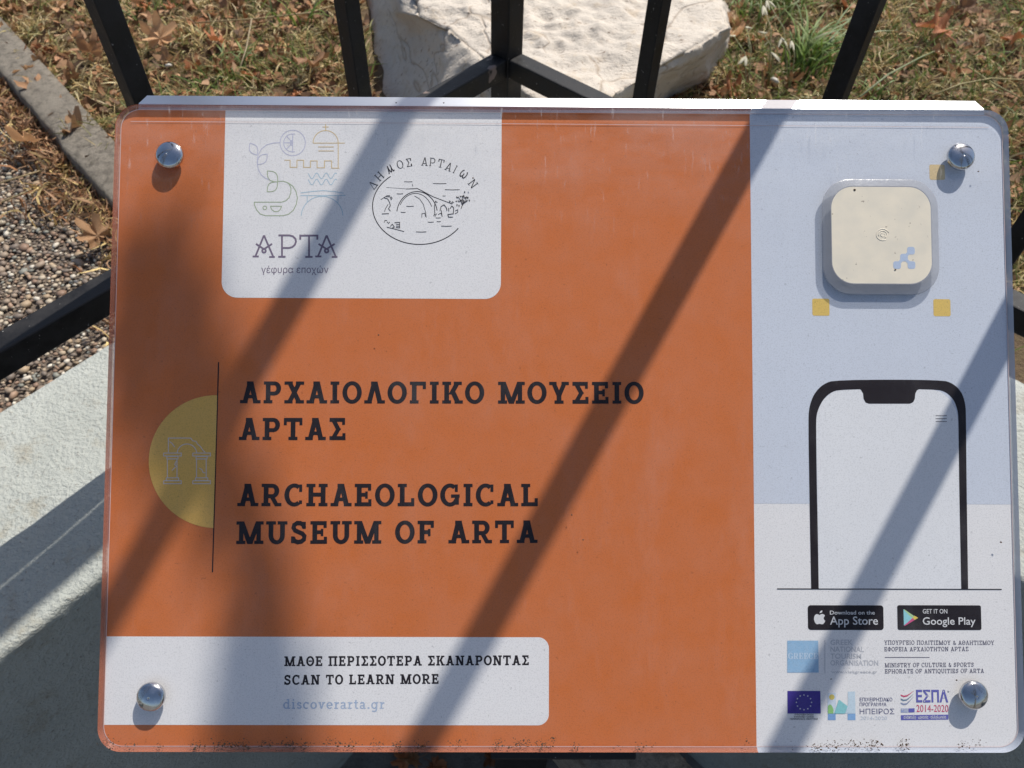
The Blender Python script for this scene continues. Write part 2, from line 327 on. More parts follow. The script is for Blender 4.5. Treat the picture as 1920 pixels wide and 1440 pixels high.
# slab-serif letters, cap height 1.  R = rectangle, P = slanted stem, A = ring piece, K = polyline
def glyph(ch, v=.20, h=.155, s=.14):
    O = []; R = lambda *a: O.append(('R',) + a); P = lambda x0, y0, x1, y1, w=v: O.append(('P', x0, y0, x1, y1, w))
    A = lambda cx, cy, rx, ry, a0, a1, wx=v, wy=h: O.append(('A', cx, cy, rx, ry, a0, a1, wx, wy))
    K = lambda pts, w: O.append(('K', pts, w))
    def stem(x, bot=1, top=1, e=.10):
        e = min(e, .10)
        R(x, 0, x + v, 1)
        if bot: R(x - e, 0, x + v + e, s)
        if top: R(x - e, 1 - s, x + v + e, 1)
    W = 1.0
    if ch in 'AΑΛ':
        vv = v * 1.04; P(.11, 0, .5 - vv * .55, 1, vv); P(1.0 - .11 - vv, 0, .5 - vv * .45, 1, vv); R(0, 0, .37, s); R(.63, 0, 1, s)
        if ch != 'Λ': R(.28, .23, .72, .23 + h * .9)
        R(.5 - vv * .75, 1 - s, .5 + vv * .6, 1)
    elif ch in 'Δ':
        P(.02, 0, .42, 1, v * .5); P(.80, 0, .42, 1, v * 1.1); R(.02, 0, 1, h)
    elif ch in 'HΗ': stem(.12); stem(1.05 - .12 - v); R(.3, .43, .8, .43 + h); W = 1.05
    elif ch == 'Π': R(.12, 0, .12 + v, 1); R(.93 - v, 0, .93, 1); R(0, 0, .24 + v, s); R(.81 - v, 0, 1.05, s); R(0, 1 - h, 1.05, 1); W = 1.05
    elif ch in 'IΙ': stem(.13, e=.13); W = .26 + v
    elif ch in 'EΕ': stem(.12, e=.12); R(.12, 1 - h, .80, 1); R(.12, 0, .82, h); R(.12, .43, .60, .43 + h * .95); R(.67, 0, .82, .31); R(.65, .70, .80, 1); R(.52, .34, .64, .66); W = .86
    elif ch == 'F': stem(.12); R(.12, 1 - h, .80, 1); R(.12, .41, .60, .41 + h); R(.65, .69, .80, 1); R(.52, .32, .64, .64); W = .84
    elif ch == 'Γ': stem(.12); R(.12, 1 - h, .80, 1); R(.65, .66, .80, 1); W = .84
    elif ch == 'L': stem(.12); R(.12, 0, .80, h); R(.66, 0, .81, .36); W = .85
    elif ch in 'TΤ': R(.02, 1 - h, .92, 1); R(.02, .67, .16, 1); R(.78, .67, .92, 1); R(.47 - v / 2, 0, .47 + v / 2, 1); R(.25, 0, .69, s); W = .94
    elif ch in 'PΡRD':
        stem(.12, e=.12)
        if ch == 'D': R(.3, 1 - h, .52, 1); R(.3, 0, .52, h); A(.50, .5, .42, .5, -90, 90); W = .97
        else:
            R(.3, 1 - h, .54, 1); R(.3, .36, .54, .36 + h); A(.53, .68, .33, .32, -90, 90); W = .90
            if ch == 'R': P(.66, 0, .42, .40, v * .98); R(.66, 0, .97, s); W = .98
    elif ch in 'OΟ': A(.47, .5, .47, .515, 0, 360); W = .94
    elif ch == 'Θ': A(.47, .5, .47, .515, 0, 360); R(.28, .43, .66, .57); W = .94
    elif ch == 'Q': A(.47, .5, .47, .515, 0, 360); P(.70, -.18, .42, .22, v * .9); W = .96
    elif ch == 'Φ': A(.52, .5, .52, .33, 0, 360); R(.52 - v / 2, 0, .52 + v / 2, 1); R(.30, 0, .74, s); R(.30, 1 - s, .74, 1); W = 1.04
    elif ch == 'C': A(.47, .5, .47, .515, 52, 308); R(.70, .64, .84, .97); R(.70, .10, .84, .26); W = .90
    elif ch == 'G': A(.47, .5, .47, .515, 52, 330); R(.70, .64, .84, .97); R(.52, .38, .93, .38 + s); R(.70, .07, .70 + v * .85, .45); W = .96
    elif ch == 'U': R(.12, .35, .12 + v, 1); R(.90 - v, .35, .90, 1); R(0, 1 - s, .24 + v, 1); R(.78 - v, 1 - s, 1.02, 1); A(.51, .37, .39, .385, 180, 360); W = 1.02
    elif ch in 'MΜ':
        R(.13, 0, .13 + v * .92, 1); R(1.17 - v * .92, 0, 1.17, 1); R(0, 0, .44, s); R(.86, 0, 1.3, s); R(0, 1 - s, .2, 1); R(1.1, 1 - s, 1.3, 1)
        P(.65 - v * .55, 0, .13, 1, v * 1.05); P(.65 - v * .5, 0, 1.17 - v * 1.05, 1, v * 1.05); W = 1.3
    elif ch in 'NΝ':
        R(.12, 0, .12 + v * .9, 1); R(.93 - v * .9, 0, .93, 1); R(0, 0, .43, s); R(0, 1 - s, .25, 1); R(.62, 1 - s, 1.05, 1); P(.93 - v * 1.15, 0, .12, 1, v * 1.15); W = 1.05
    elif ch == 'S':
        K([(.68, .70), (.64, .84), (.5, .915), (.34, .915), (.2, .83), (.17, .71), (.25, .59), (.42, .52), (.6, .45), (.70, .34), (.68, .2), (.55, .1), (.38, .075), (.22, .13), (.15, .28)], v * .85)
        R(.62, .66, .76, .97); R(.06, .03, .20, .33); W = .84
    elif ch in 'XΧ': P(.10, 0, .62, 1, v * 1.05); P(.62, 0, .10, 1, v * 1.05); R(0, 0, .40, s); R(.55, 0, .95, s); R(0, 1 - s, .40, 1); R(.55, 1 - s, .95, 1); W = .95
    elif ch in 'KΚ': stem(.12); P(.32, .42, .66, 1, v * 1.1); P(.68, 0, .40, .55, v * 1.1); R(.58, 1 - s, .97, 1); R(.62, 0, 1.02, s); W = 1.0
    elif ch in 'YΥ': R(.48 - v / 2, 0, .48 + v / 2, .46); P(.48 - v / 2, .36, .08, 1); P(.48 - v / 2, .36, .88 - v, 1); R(0, 1 - s, .36, 1); R(.60, 1 - s, .96, 1); R(.26, 0, .70, s); W = .96
    elif ch == 'Σ': R(.05, 1 - h, .80, 1); R(.05, 0, .83, h); R(.66, .69, .80, 1); R(.68, 0, .83, .31); P(.38, .46, .07, 1); P(.07, 0, .38, .52); W = .86
    elif ch == 'Ω': A(.47, .55, .45, .47, -52, 232); R(.05, 0, .40, h); R(.54, 0, .89, h); R(.24, 0, .40, .2); R(.54, 0, .70, .2); W = .94
    elif ch == '&': K([(.85, .5), (.75, .2), (.55, .07), (.3, .07), (.15, .22), (.2, .42), (.42, .58), (.52, .75), (.45, .9), (.3, .9), (.22, .78), (.3, .6), (.85, 0)], v * .75); W = .92
    elif ch == '.': R(.06, 0, .26, .19); W = .32
    elif ch == ' ': W = .42
    # lower case, x height .73
    elif ch == 'o': A(.35, .365, .35, .38, 0, 360, v * .9, h * .9); W = .72
    elif ch == 'c': A(.34, .365, .34, .38, 50, 310, v * .9, h * .9); R(.48, .5, .60, .72); W = .66
    elif ch == 'e': A(.35, .365, .35, .38, 0, 320, v * .9, h * .9); R(.1, .31, .66, .31 + .11); W = .72
    elif ch == 'd': A(.33, .365, .33, .38, 0, 360, v * .85, h * .9); R(.48, 0, .48 + v * .85, 1.05); R(.36, 1.05 - s, .6, 1.05); R(.5, 0, .76, s * .9); W = .78
    elif ch == 'g': A(.33, .365, .33, .38, 0, 360, v * .85, h * .9); R(.48, -.1, .48 + v * .85, .73); R(.5, .73 - s, .76, .73); K([(.56, -.08), (.5, -.22), (.35, -.27), (.1, -.24)], h); W = .78
    elif ch == 'i': R(.1, 0, .1 + v * .85, .73); R(0, 0, .37, s * .9); R(0, .73 - s * .9, .2, .73); R(.1, .87, .1 + v * .85, 1.05); W = .38
    elif ch == 's': K([(.48, .52), (.42, .65), (.26, .67), (.14, .58), (.16, .45), (.3, .38), (.46, .31), (.5, .18), (.4, .08), (.24, .06), (.1, .2)], v * .75); W = .58
    elif ch == 'v': P(.26, 0, .07, .73, v * .85); P(.26, 0, .50, .73, v * .85); R(0, .73 - s, .30, .73); R(.42, .73 - s, .74, .73); W = .74
    elif ch == 'r': R(.1, 0, .1 + v * .85, .73); R(0, 0, .42, s * .9); R(0, .73 - s * .9, .2, .73); K([(.22, .48), (.32, .62), (.5, .65)], h); W = .52
    elif ch == 'a': K([(.1, .56), (.2, .67), (.38, .67), (.48, .55), (.48, .05)], v * .8); A(.28, .2, .26, .21, 0, 360, v * .7, h * .8); R(.48, 0, .68, s * .9); W = .68
    elif ch == 't': R(.13, .12, .13 + v * .85, .95); R(0, .73 - s * .9, .44, .73); K([(.22, .15), (.3, .07), (.46, .09)], h); W = .48
    return O, W

def put_glyph(D, G, fn):
    z0 = D.z
    for g in G:
        if g[0] == 'R': _, a, b, c, d = g; D.poly([fn(a, b), fn(c, b), fn(c, d), fn(a, d)])
        elif g[0] == 'P': _, x0, y0, x1, y1, w = g; D.poly([fn(x0, y0), fn(x0 + w, y0), fn(x1 + w, y1), fn(x1, y1)])
        elif g[0] == 'A':
            _, cx, cy, rx, ry, a0, a1, wx, wy = g; n = max(6, int(abs(a1 - a0) / 12))
            D.strip([fn(*p) for p in arc_pts(cx, cy, rx, ry, a0, a1, n)], [fn(*p) for p in arc_pts(cx, cy, rx - wx, ry - wy, a0, a1, n)][:])
        else:
            pts = g[1]; w = g[2]; e = Draw(); e.stroke(pts, w); n = len(pts)
            D.strip([fn(*e.v[i][:2]) for i in range(n)], [fn(*e.v[n + i][:2]) for i in range(n)])
    D.z = z0

def flip_fix(D):                              # every print face looks out of the panel
    vs = np.array(D.v)
    for k, f in enumerate(D.f):
        p = vs[list(f)]; a = 0
        for i in range(len(f)): a += p[i][0] * p[(i + 1) % len(f)][1] - p[(i + 1) % len(f)][0] * p[i][1]
        if a < 0: D.f[k] = f[::-1]
LAYER = 4e-5
def new_draw(layer): d = Draw(); d.z = -THK + LAYER * layer; return d
def done(D, name, mat, parent, label=None):
    flip_fix(D); o = D.build(name, mat, parent)
    if label: o['label'] = label
    return o

def slab_text(txt, p0, p1, cap, layer, mat, parent, v=.20, h=.155, s=.135, track=.125, name='lettering'):
    a = PL(*p0); b = PL(*p1); top = PL(p0[0], p0[1] - cap); H = np.linalg.norm(top - a)
    G = [glyph(c, v, h, s) for c in txt]; tot = sum(w for _, w in G) + track * (len(G) - 1)
    ex = (b - a) / tot; n = np.array([-ex[1], ex[0]]); n /= np.linalg.norm(n); D = new_draw(layer); x = 0
    for g, w in G:
        put_glyph(D, g, lambda X, Y, x=x: tuple(a + ex * (x + X) + n * H * Y)); x += w + track
    return done(D, name, mat, parent)

def sans_text(txt, p0, p1, cap, layer, mat, parent, bold=.0, name='lettering', capref='H'):
    def mesh_of(t, off):
        c = bpy.data.curves.new('t', 'FONT'); c.body = t; c.offset = off; c.resolution_u = 3
        o = bpy.data.objects.new('t', c); COL.objects.link(o); bpy.context.view_layer.update()
        me = bpy.data.meshes.new_from_object(o.evaluated_get(bpy.context.evaluated_depsgraph_get()))
        bpy.data.objects.remove(o); bpy.data.curves.remove(c)
        vs = np.array([q.co[:] for q in me.vertices]); fs = [tuple(p.vertices) for p in me.polygons]; bpy.data.meshes.remove(me); return vs, fs
    vs, fs = mesh_of(txt, bold); ref, _ = mesh_of(capref, 0); ch = ref[:, 1].max()
    a = PL(*p0); b = PL(*p1); H = np.linalg.norm(PL(p0[0], p0[1] - cap) - a)
    x0, x1 = vs[:, 0].min(), vs[:, 0].max(); ex = (b - a) / (x1 - x0); n = np.array([-ex[1], ex[0]]); n /= np.linalg.norm(n)
    D = new_draw(layer)
    D.add([(*(a + ex * (q[0] - x0) + n * H * q[1] / ch), D.z) for q in vs], fs)
    return done(D, name, mat, parent)

def px_poly(D, pts): D.poly([tuple(PL(*p)) for p in pts])
def px_stroke(D, pts, w, closed=False):
    k = np.linalg.norm(PL(961, 700) - PL(960, 700)); D.stroke([tuple(PL(*p)) for p in pts], w * k, closed)

# ------------------------------------------------------------------ SETTING: ground sheets, wall
def sheet(name, pts, z, mat, kind='structure'):
    mb = MB(); mb.add([(p[0], p[1], z) for p in pts], [tuple(range(len(pts)))])
    o = mb.build(name, mat); tag(o, kind=kind); return o
sheet('street_ground', [(-60, -60), (60, -60), (60, 60), (-60, 60)], 0.0, m_street)

# low corner wall: two arms meeting beyond the panel
A0 = np.array([-0.01476743, 0.66408087]); dl = np.array([-0.61409072, -0.78923544]); dr = np.array([0.74366757, -0.66854959])
nl = np.array([-.78923544, .61409072]); nr = np.array([.66854959, .74366757])
def cross(n1, c1, n2, c2): return np.linalg.solve(np.array([n1, n2]), np.array([c1, c2]))
F1, F2 = onz(0, 765, Z_WALL)[:2], onz(200, 640, Z_WALL)[:2]; G1, G2 = onz(0, 1210, Z_WALL)[:2], onz(190, 1095, Z_WALL)[:2]
cl_far = .5 * (F1 @ nl + F2 @ nl); cl_near = .5 * (G1 @ nl + G2 @ nl)
cr_far = A0 @ nr + (cl_far - A0 @ nl); cr_near = A0 @ nr - (A0 @ nl - cl_near)
ci = cross(nl, cl_near, nr, cr_near); co = cross(nl, cl_far, nr, cr_far)

def nz(x, y, z, s): return noise.noise(Vector((x * s, y * s, z * s)))
def wall_arm(mb, inner, outer, d, length, nrm, c_near, c_far, flip):
    # rows along the arm, profile across: near foot, near top edge, top, far top edge, far foot
    W = c_far - c_near; rows = []; t = 0.0; ts = []
    while t < length: ts.append(t); t += .006 if t < .85 else .06
    for t in ts:
        k = min(1, t / length); pr = []
        pin = inner + d * t; pout = outer + d * (t + ((inner - outer) @ d if False else 0))
        # both edges run from their own corner; blend so the rows stay across the arm
        a = inner + d * t
        b = outer + d * (t + max(0, (0)))
        jn = .0012 * nz(a[0], a[1], 1, 30) + .0016 * nz(a[0], a[1], 5, 160); jf = .0020 * nz(b[0], b[1], 2, 60)
        nn = nrm * 1.0
        zt = Z_WALL
        pr.append((*(a), -.02)); pr.append((*a, zt - .05)); pr.append((*(a + nn * jn * .3), zt - .014)); pr.append((*(a + nn * jn * .7), zt - .006)); pr.append((*(a + nn * (.0006 + jn)), zt - .002)); pr.append((*(a + nn * (.003 + jn)), zt - .0003))
        for q in np.linspace(.03, .97, 34):
            p = a * (1 - q) + b * q; pr.append((p[0], p[1], zt + .0016 * nz(p[0], p[1], 0, 16) + .0009 * nz(p[0], p[1], 3, 90)))
        pr.append((*(b - nn * (.003 - jf)), zt - .003)); pr.append((*(b + nn * jf), zt - .010)); pr.append((*b, zt - .3))
        rows.append(pr)
    m_ = len(rows[0]); vs = [p for r in rows for p in r]; fs = []
    for i in range(len(rows) - 1):
        for j in range(m_ - 1):
            q = (i * m_ + j, i * m_ + j + 1, (i + 1) * m_ + j + 1, (i + 1) * m_ + j); fs.append(q if flip else q[::-1])
    mb.add(vs, fs)
mb = MB(); wall_arm(mb, ci, co, dl, 3.2, nl, cl_near, cl_far, False); wall_arm(mb, ci, co, dr, 3.2, nr, cr_near, cr_far, True)
wall = mb.build('low_wall', m_plaster, smooth=True)
tag(wall, 'low white rough plastered wall turning a corner beneath the black iron fence', 'wall')

# garden sheet (grid with relief), gravel strip, kerb
def kerbside(p):       # signed distance from the kerb's gravel-facing edge, + towards the garden
    return (p - KA) @ KN
KA = onz(50, 192, Z_KERB)[:2]; KB = onz(215, 388, Z_KERB)[:2]; KD = (KB - KA) / np.linalg.norm(KB - KA); KN = np.array([-KD[1], KD[0]])
if (onz(600, 60, Z_KERB)[:2] - KA) @ KN < 0: KN = -KN
KW = .046
def beyond_wall(p, m=0.0): return p @ nl > cl_far + m or p @ nr > cr_far + m
def garden_grid():
    xs = np.arange(-1.5, 1.7, .022); ys = np.arange(-.1, 2.6, .022); vs = []; fs = []; n = len(ys)
    for x in xs:
        for y in ys:
            kd = kerbside(np.array([x, y])); z = Z_GARDEN - .003 + .008 * nz(x, y, 0, 9) + .006 * nz(x, y, 3, 28)
            if kd < KW: z = Z_GRAVEL - .06
            if not beyond_wall(np.array([x, y]), -.03): z = Z_WALL - .25
            vs.append((x, y, z))
    for i in range(len(xs) - 1):
        for j in range(n - 1):
            if beyond_wall(np.array([xs[i], ys[j]]), -.10): fs.append((i * n + j, (i + 1) * n + j, (i + 1) * n + j + 1, i * n + j + 1))
    mb = MB(); mb.add(vs, fs); o = mb.build('garden_soil', m_soil, smooth=True); tag(o, kind='structure')
garden_grid()
def far_garden():
    mb = MB(); a = co + dl * 40; b = co + dr * 40
    X0, X1, Y0, Y1 = -1.48, 1.66, -.08, 2.56; z = Z_GARDEN - .004
    ring_i = [(X0, Y0), (X1, Y0), (X1, Y1), (X0, Y1)]
    # three sheets round the detailed piece (left, right, back)
    al = cross(nl, cl_far - .02, np.array([1., 0]), X0); ar = cross(nr, cr_far - .02, np.array([1., 0]), X1)
    mb.add([(*al, z), (X0, Y1, z), (-60, Y1, z), (*(a - nl * .02), z)], [(0, 1, 2, 3)])
    mb.add([(*ar, z), (*(b - nr * .02), z), (60, Y1, z), (X1, Y1, z)], [(0, 1, 2, 3)])
    mb.add([(-60, Y1, z), (60, Y1, z), (60, 70, z), (-60, 70, z)], [(0, 1, 2, 3)])
    o = mb.build('garden_lawn', m_soil); tag(o, kind='structure')
far_garden()
# gravel base
k0 = KA - KD * 1.6; k1 = KA + KD * 1.2
gp = [k0 + KN * .01, k1 + KN * .01, cross(nl, cl_far - .03, KD, k1 @ KD), co + dl * 1.9 - nl * .03, k0 - KN * 1.0]
mb = MB(); cpt = cross(nl, cl_far - .02, KN, (KA + KN * .01) @ KN)
mb.add([(*(k0 + KN * .01), Z_GRAVEL - .004), (*cpt, Z_GRAVEL - .004), (*(cpt + dl * 1.9), Z_GRAVEL - .004), (*(k0 - KN * 1.1), Z_GRAVEL - .004)], [(0, 1, 2, 3)])
gravel = mb.build('gravel_path', m_mortar); tag(gravel, kind='structure')
# kerb stone strip
mb = MB(); L_ = 2.9; n_ = 240; rows = []
for i in range(n_):
    t = -1.75 + L_ * i / (n_ - 1); p = KA + KD * t; j = .0035 * nz(p[0], p[1], 0, 22) + .0015 * nz(p[0], p[1], 0, 90); zz = Z_KERB + .003 * nz(p[0], p[1], 8, 14)
    pr = [(*(p), Z_GRAVEL - .03), (*(p + KN * j), Z_KERB - .008)]
    for q in (.003, .009, .018, .027, .037, .046): pp = p + KN * (q + (j if q < .01 else 0)); pr.append((*pp, zz - (.003 if q < .01 else 0) + .0015 * nz(pp[0], pp[1], 0, 60)))
    pr.append((*(p + KN * KW), Z_GARDEN - .03)); rows.append(pr)
mm = len(rows[0]); mb.add([p for r in rows for p in r], [(i * mm + j, (i + 1) * mm + j, (i + 1) * mm + j + 1, i * mm + j + 1)[::-1] for i in range(n_ - 1) for j in range(mm - 1)])
kerb = mb.build('kerb', m_kerb, smooth=True); tag(kerb, kind='structure')

# ------------------------------------------------------------------ pebbles set in the gravel path
ico = bmesh.new(); bmesh.ops.create_icosphere(ico, subdivisions=1, radius=1)
ICOV = np.array([v.co[:] for v in ico.verts]); ICOF = [tuple(v.index for v in f.verts) for f in ico.faces]; ico.free()
PEBCOL = [(.46, .36, .25), (.34, .26, .19), (.25, .19, .145), (.52, .44, .33), (.64, .58, .48), (.27, .27, .23), (.38, .25, .17), (.20, .16, .13), (.28, .18, .125), (.42, .31, .20)]
def pebble_verts(r, k):
    rr = np.random.default_rng(k); sc = np.array([rr.uniform(.8, 1.5), rr.uniform(.7, 1.1), rr.uniform(.45, .75)]) * r
    V = ICOV * (1 + rr.uniform(-.16, .16, (len(ICOV), 1))) * sc; a = rr.uniform(0, 6.28); c, s_ = math.cos(a), math.sin(a)
    return V @ np.array([[c, -s_, 0], [s_, c, 0], [0, 0, 1]]).T
def mesh_col(name, V, F, C, mat, smooth=True):
    me = bpy.data.meshes.new(name); me.from_pydata(V.tolist() if hasattr(V, 'tolist') else V, [], F); at = me.color_attributes.new('Col', 'FLOAT_COLOR', 'POINT')
    at.data.foreach_set('color', np.c_[np.asarray(C, float), np.ones(len(C))].ravel()); me.materials.append(mat)
    if smooth: me.polygons.foreach_set('use_smooth', [True] * len(me.polygons))
    me.update(); return me
pebs = []; grid = {}
def free(p, r):
    gx, gy = int(p[0] / .008), int(p[1] / .008)
    for a in (-2, -1, 0, 1, 2):
        for b in (-2, -1, 0, 1, 2):
            for (q, rq) in grid.get((gx + a, gy + b), ()):
                if (q[0] - p[0]) ** 2 + (q[1] - p[1]) ** 2 < ((r + rq) * .78) ** 2: return False
    return True
lo = np.array([-.95, .1]); hi = np.array([-.2, .95])
for (r0, r1, n) in ((.0036, .0056, 1500), (.0023, .0036, 16000), (.0014, .0023, 60000)):
    for _ in range(n):
        p = lo + (hi - lo) * rng.random(2); r = rng.uniform(r0, r1)
        if kerbside(p) > -.004 or p @ nl < cl_far + .001 or kerbside(p) < -.75: continue
        if free(p, r): grid.setdefault((int(p[0] / .008), int(p[1] / .008)), []).append((p, r)); pebs.append((p, r))
def to_px(P):
    c = CAMM.T @ (np.asarray(P) - ORG); return 960 + FPX * c[0] / c[2], 720 - FPX * c[1] / c[2], c[2]
scored = []
for (p, r) in pebs:
    u, v, d = to_px((p[0], p[1], Z_GRAVEL)); vis = -5 < u < 215 and 60 < v < 770; scored.append((r / d if vis else 0, p, r))
scored.sort(key=lambda t: -t[0])
protos = [mesh_col('pebble', pebble_verts(1.0, 50 + k), ICOF, [PEBCOL[k % 10]] * len(ICOV), m_pebble) for k in range(20)]
for i, (s_, p, r) in enumerate(scored[:300]):
    o = link('pebble', protos[rng.integers(20)], gravel); o.location = (p[0], p[1], Z_GRAVEL - r * .15); o.scale = (r,) * 3; o.rotation_euler = (0, 0, rng.uniform(0, 6.28))
V = []; F = []; C = []; b = 0
for i, (s_, p, r) in enumerate(scored[300:]):
    pv = pebble_verts(r, 1000 + i % 400) + np.array([p[0], p[1], Z_GRAVEL - r * .2]); V.append(pv); F += [tuple(b + q for q in f) for f in ICOF]
    c = np.array(PEBCOL[rng.integers(10)]) * rng.uniform(.7, 1.15); C += [c] * len(pv); b += len(pv)
tag(link('small_pebbles', mesh_col('small_pebbles', np.vstack(V), F, np.clip(C, 0, 1), m_pebble), gravel), kind='stuff')

# ------------------------------------------------------------------ marble block
def block():
    zt, zb = CAM_Z - .385, Z_GARDEN - .02
    top = [(765, -10), (772, 26), (832, 52), (862, 82), (892, 104), (950, 160), (1035, 222), (1155, 182), (1237, 131), (1309, 90), (1372, 50), (1352, 5), (1290, -22), (1200, -75), (1080, -115), (940, -100), (840, -60)]
    bot = [(672, -60), (686, 20), (690, 90), (700, 180), (745, 270), (880, 360), (1010, 400), (1180, 260), (1262, 190), (1330, 165), (1362, 100), (1372, 20), (1330, -60), (1220, -120), (1080, -150), (900, -140), (760, -110)]
    T = np.array([onz(u, v, zt)[:2] for u, v in top]); B = np.array([onz(u, v, zb)[:2] for u, v in bot])
    def resample(P, n):
        Q = np.vstack([P, P[:1]]); seg = np.linalg.norm(np.diff(Q, axis=0), axis=1)
        # keep correspondence: same parameter by corner index
        t = np.linspace(0, len(P), n, endpoint=False); i = t.astype(int); f = (t - i)[:, None]; return Q[i] * (1 - f) + Q[i + 1] * f
    n = 170; T = resample(T, n); B = resample(B, n); rings = []
    for k in np.linspace(0, 1, 26):
        kk = k ** 1.0; rings.append(np.c_[B * (1 - kk) + T * kk, np.full(n, zb + (zt - zb) * k)])
    c = T.mean(0); 
    for k in np.linspace(.985, .04, 44): rings.append(np.c_[c + (T - c) * k, np.full(n, zt + .004 * math.sin(3 * k))])
    V = np.vstack(rings + [np.array([[c[0], c[1], zt]])]); nr_ = len(rings); cc = np.array([c[0], c[1], (zt + zb) / 2])
    for i in range(len(V)):
        p = V[i]; d = p - cc; d /= np.linalg.norm(d); ring = i // n
        edge = math.exp(-((ring - 25) / 1.6) ** 2)
        a = .010 * nz(*p, 9) + .005 * nz(*p, 26) + .0035 * nz(*p, 75); ch = noise.noise(Vector((p[0] * 14 + 4, p[1] * 14, p[2] * 14)))
        V[i] = p + d * (a - edge * (.004 + .010 * max(0, ch)))
        if ring > 25: V[i][2] = p[2] + a * .55 - .004 * max(0, nz(p[0], p[1], 0, 40)) - edge * .004
    F = [(i * n + j, i * n + (j + 1) % n, (i + 1) * n + (j + 1) % n, (i + 1) * n + j) for i in range(nr_ - 1) for j in range(n)]
    F += [((nr_ - 1) * n + j, (nr_ - 1) * n + (j + 1) % n, nr_ * n) for j in range(n)]
    # orientation
    mb = MB(); mb.add(V, F); o = mb.build('marble_block', m_marble, smooth=True)
    bm = bmesh.new(); bm.from_mesh(o.data); bmesh.ops.recalc_face_normals(bm, faces=bm.faces); bm.to_mesh(o.data); bm.free()
    tag(o, 'large pale weathered marble block lying in the dry grass behind the fence post', 'stone block'); return T, B
BT, BB = block()
def inside(p, poly):
    x, y = p; c = False; n = len(poly)
    for i in range(n):
        x1, y1 = poly[i]; x2, y2 = poly[(i + 1) % n]
        if (y1 > y) != (y2 > y) and x < (x2 - x1) * (y - y1) / (y2 - y1) + x1: c = not c
    return c

# ------------------------------------------------------------------ grass, litter
def garden_point(margin=0.0, dense=True):
    while True:
        if dense and rng.random() < .86: p = np.array([rng.uniform(-.85, .95), rng.uniform(.52, 1.42)])
        else: p = np.array([rng.uniform(-1.4, 1.6), rng.uniform(.0, 2.4)])
        if not beyond_wall(p, .004): continue
        if kerbside(p) < KW - .020 + .034 * nz(p[0], p[1], 2, 10): continue
        if inside(p, BB): continue
        return p
def ribbons(name, n, lenr, widr, cols, lift, flat, mat, kind='stuff', pts=None, K=4, curl=1.0, zoff=0.0):
    V = np.zeros((n, K + 1, 2, 3)); C = np.zeros((n, K + 1, 2, 3))
    for i in range(n):
        p = garden_point() if pts is None else pts[i]
        L = rng.uniform(*lenr); w = rng.uniform(*widr); az = rng.uniform(0, 2 * math.pi); el = rng.uniform(*lift); daz = rng.normal(0, curl); de = rng.uniform(*flat)
        q = np.array([p[0], p[1], p[2] if len(p) > 2 else Z_GARDEN + zoff + rng.uniform(-.002, .006)]); c = np.array(cols(p)); c2 = c * rng.uniform(.7, 1.2); roll = rng.uniform(-1.2, 1.2)
        for k in range(K + 1):
            t = k / K; a = az + daz * t; e = el + de * t
            d = np.array([math.cos(a) * math.cos(e), math.sin(a) * math.cos(e), math.sin(e)])
            side = np.array([-math.sin(a), math.cos(a), 0]) * math.cos(roll) + np.array([-math.cos(a) * math.sin(e), -math.sin(a) * math.sin(e), math.cos(e)]) * math.sin(roll)
            ww = w * (1 - t ** 2 * .9) * .5
            V[i, k, 0] = q - side * ww; V[i, k, 1] = q + side * ww; C[i, k] = c * (1 - t) + c2 * t
            q = q + d * L / K
            if q[2] < Z_GARDEN + .001: q[2] = Z_GARDEN + .001
    base = (np.arange(n) * (K + 1) * 2)[:, None]; ks = np.arange(K)[None, :] * 2
    b0 = (base + ks).ravel(); F = np.stack([b0, b0 + 1, b0 + 3, b0 + 2], 1).tolist()
    o = link(name, mesh_col(name, V.reshape(-1, 3), F, np.clip(C.reshape(-1, 3), 0, 1), mat)); tag(o, kind=kind); return o
def pick(a): return a[rng.integers(len(a))]
STRAW = [(.74, .56, .25), (.58, .42, .18), (.84, .68, .38), (.36, .25, .11), (.58, .48, .21)]
BROWN = [(.34, .16, .07), (.44, .23, .12), (.24, .12, .055), (.54, .32, .18), (.15, .085, .045), (.46, .28, .16)]
GREEN = [(.13, .21, .035), (.18, .26, .05), (.25, .30, .08), (.10, .17, .03)]
def col_straw(p):
    g = nz(p[0], p[1], 5, 6) + .45 * (p[0] > .3); 
    if rng.random() < .22 + .5 * max(0, g): return np.array(pick([(.24, .24, .07), (.20, .20, .06), (.30, .29, .10)])) * rng.uniform(.8, 1.2)
    return np.array(pick(STRAW)) * rng.uniform(.7, 1.2)
def col_green(p): return np.array(pick(GREEN)) * rng.uniform(.8, 1.4)
def col_brown(p): return np.array(pick(BROWN)) * rng.uniform(.8, 1.3)
def tufts(n, k, sp):
    out = []
    for _ in range(n):
        c = garden_point(); h = max(0, .004 + .010 * nz(c[0], c[1], 6, 14)); kk2 = int(k * rng.uniform(.5, 1.6))
        for _ in range(kk2): out.append(np.array([c[0] + rng.normal(0, sp), c[1] + rng.normal(0, sp), Z_GARDEN + rng.uniform(0, .004) + h]))
    return out
tp = tufts(1500, 14, .006)
o = ribbons('dry_grass', len(tp), (.012, .034), (.0009, .0022), col_straw, (.15, 1.3), (-1.9, -.4), m_blade, pts=tp, curl=1.1)
tag(o, 'tufts of curled straw coloured dry grass over the garden soil', 'grass')
o = ribbons('matted_grass', 20000, (.008, .026), (.0007, .0018), col_straw, (.0, .8), (-1.2, .3), m_blade, curl=1.8, K=3)
tag(o, 'short matted dry grass lying flat between the tufts', 'grass')
o = ribbons('leaf_litter', 9000, (.006, .020), (.004, .012), col_brown, (-.1, .8), (-1.5, 1.0), m_litter, curl=.8, K=3, zoff=.004)
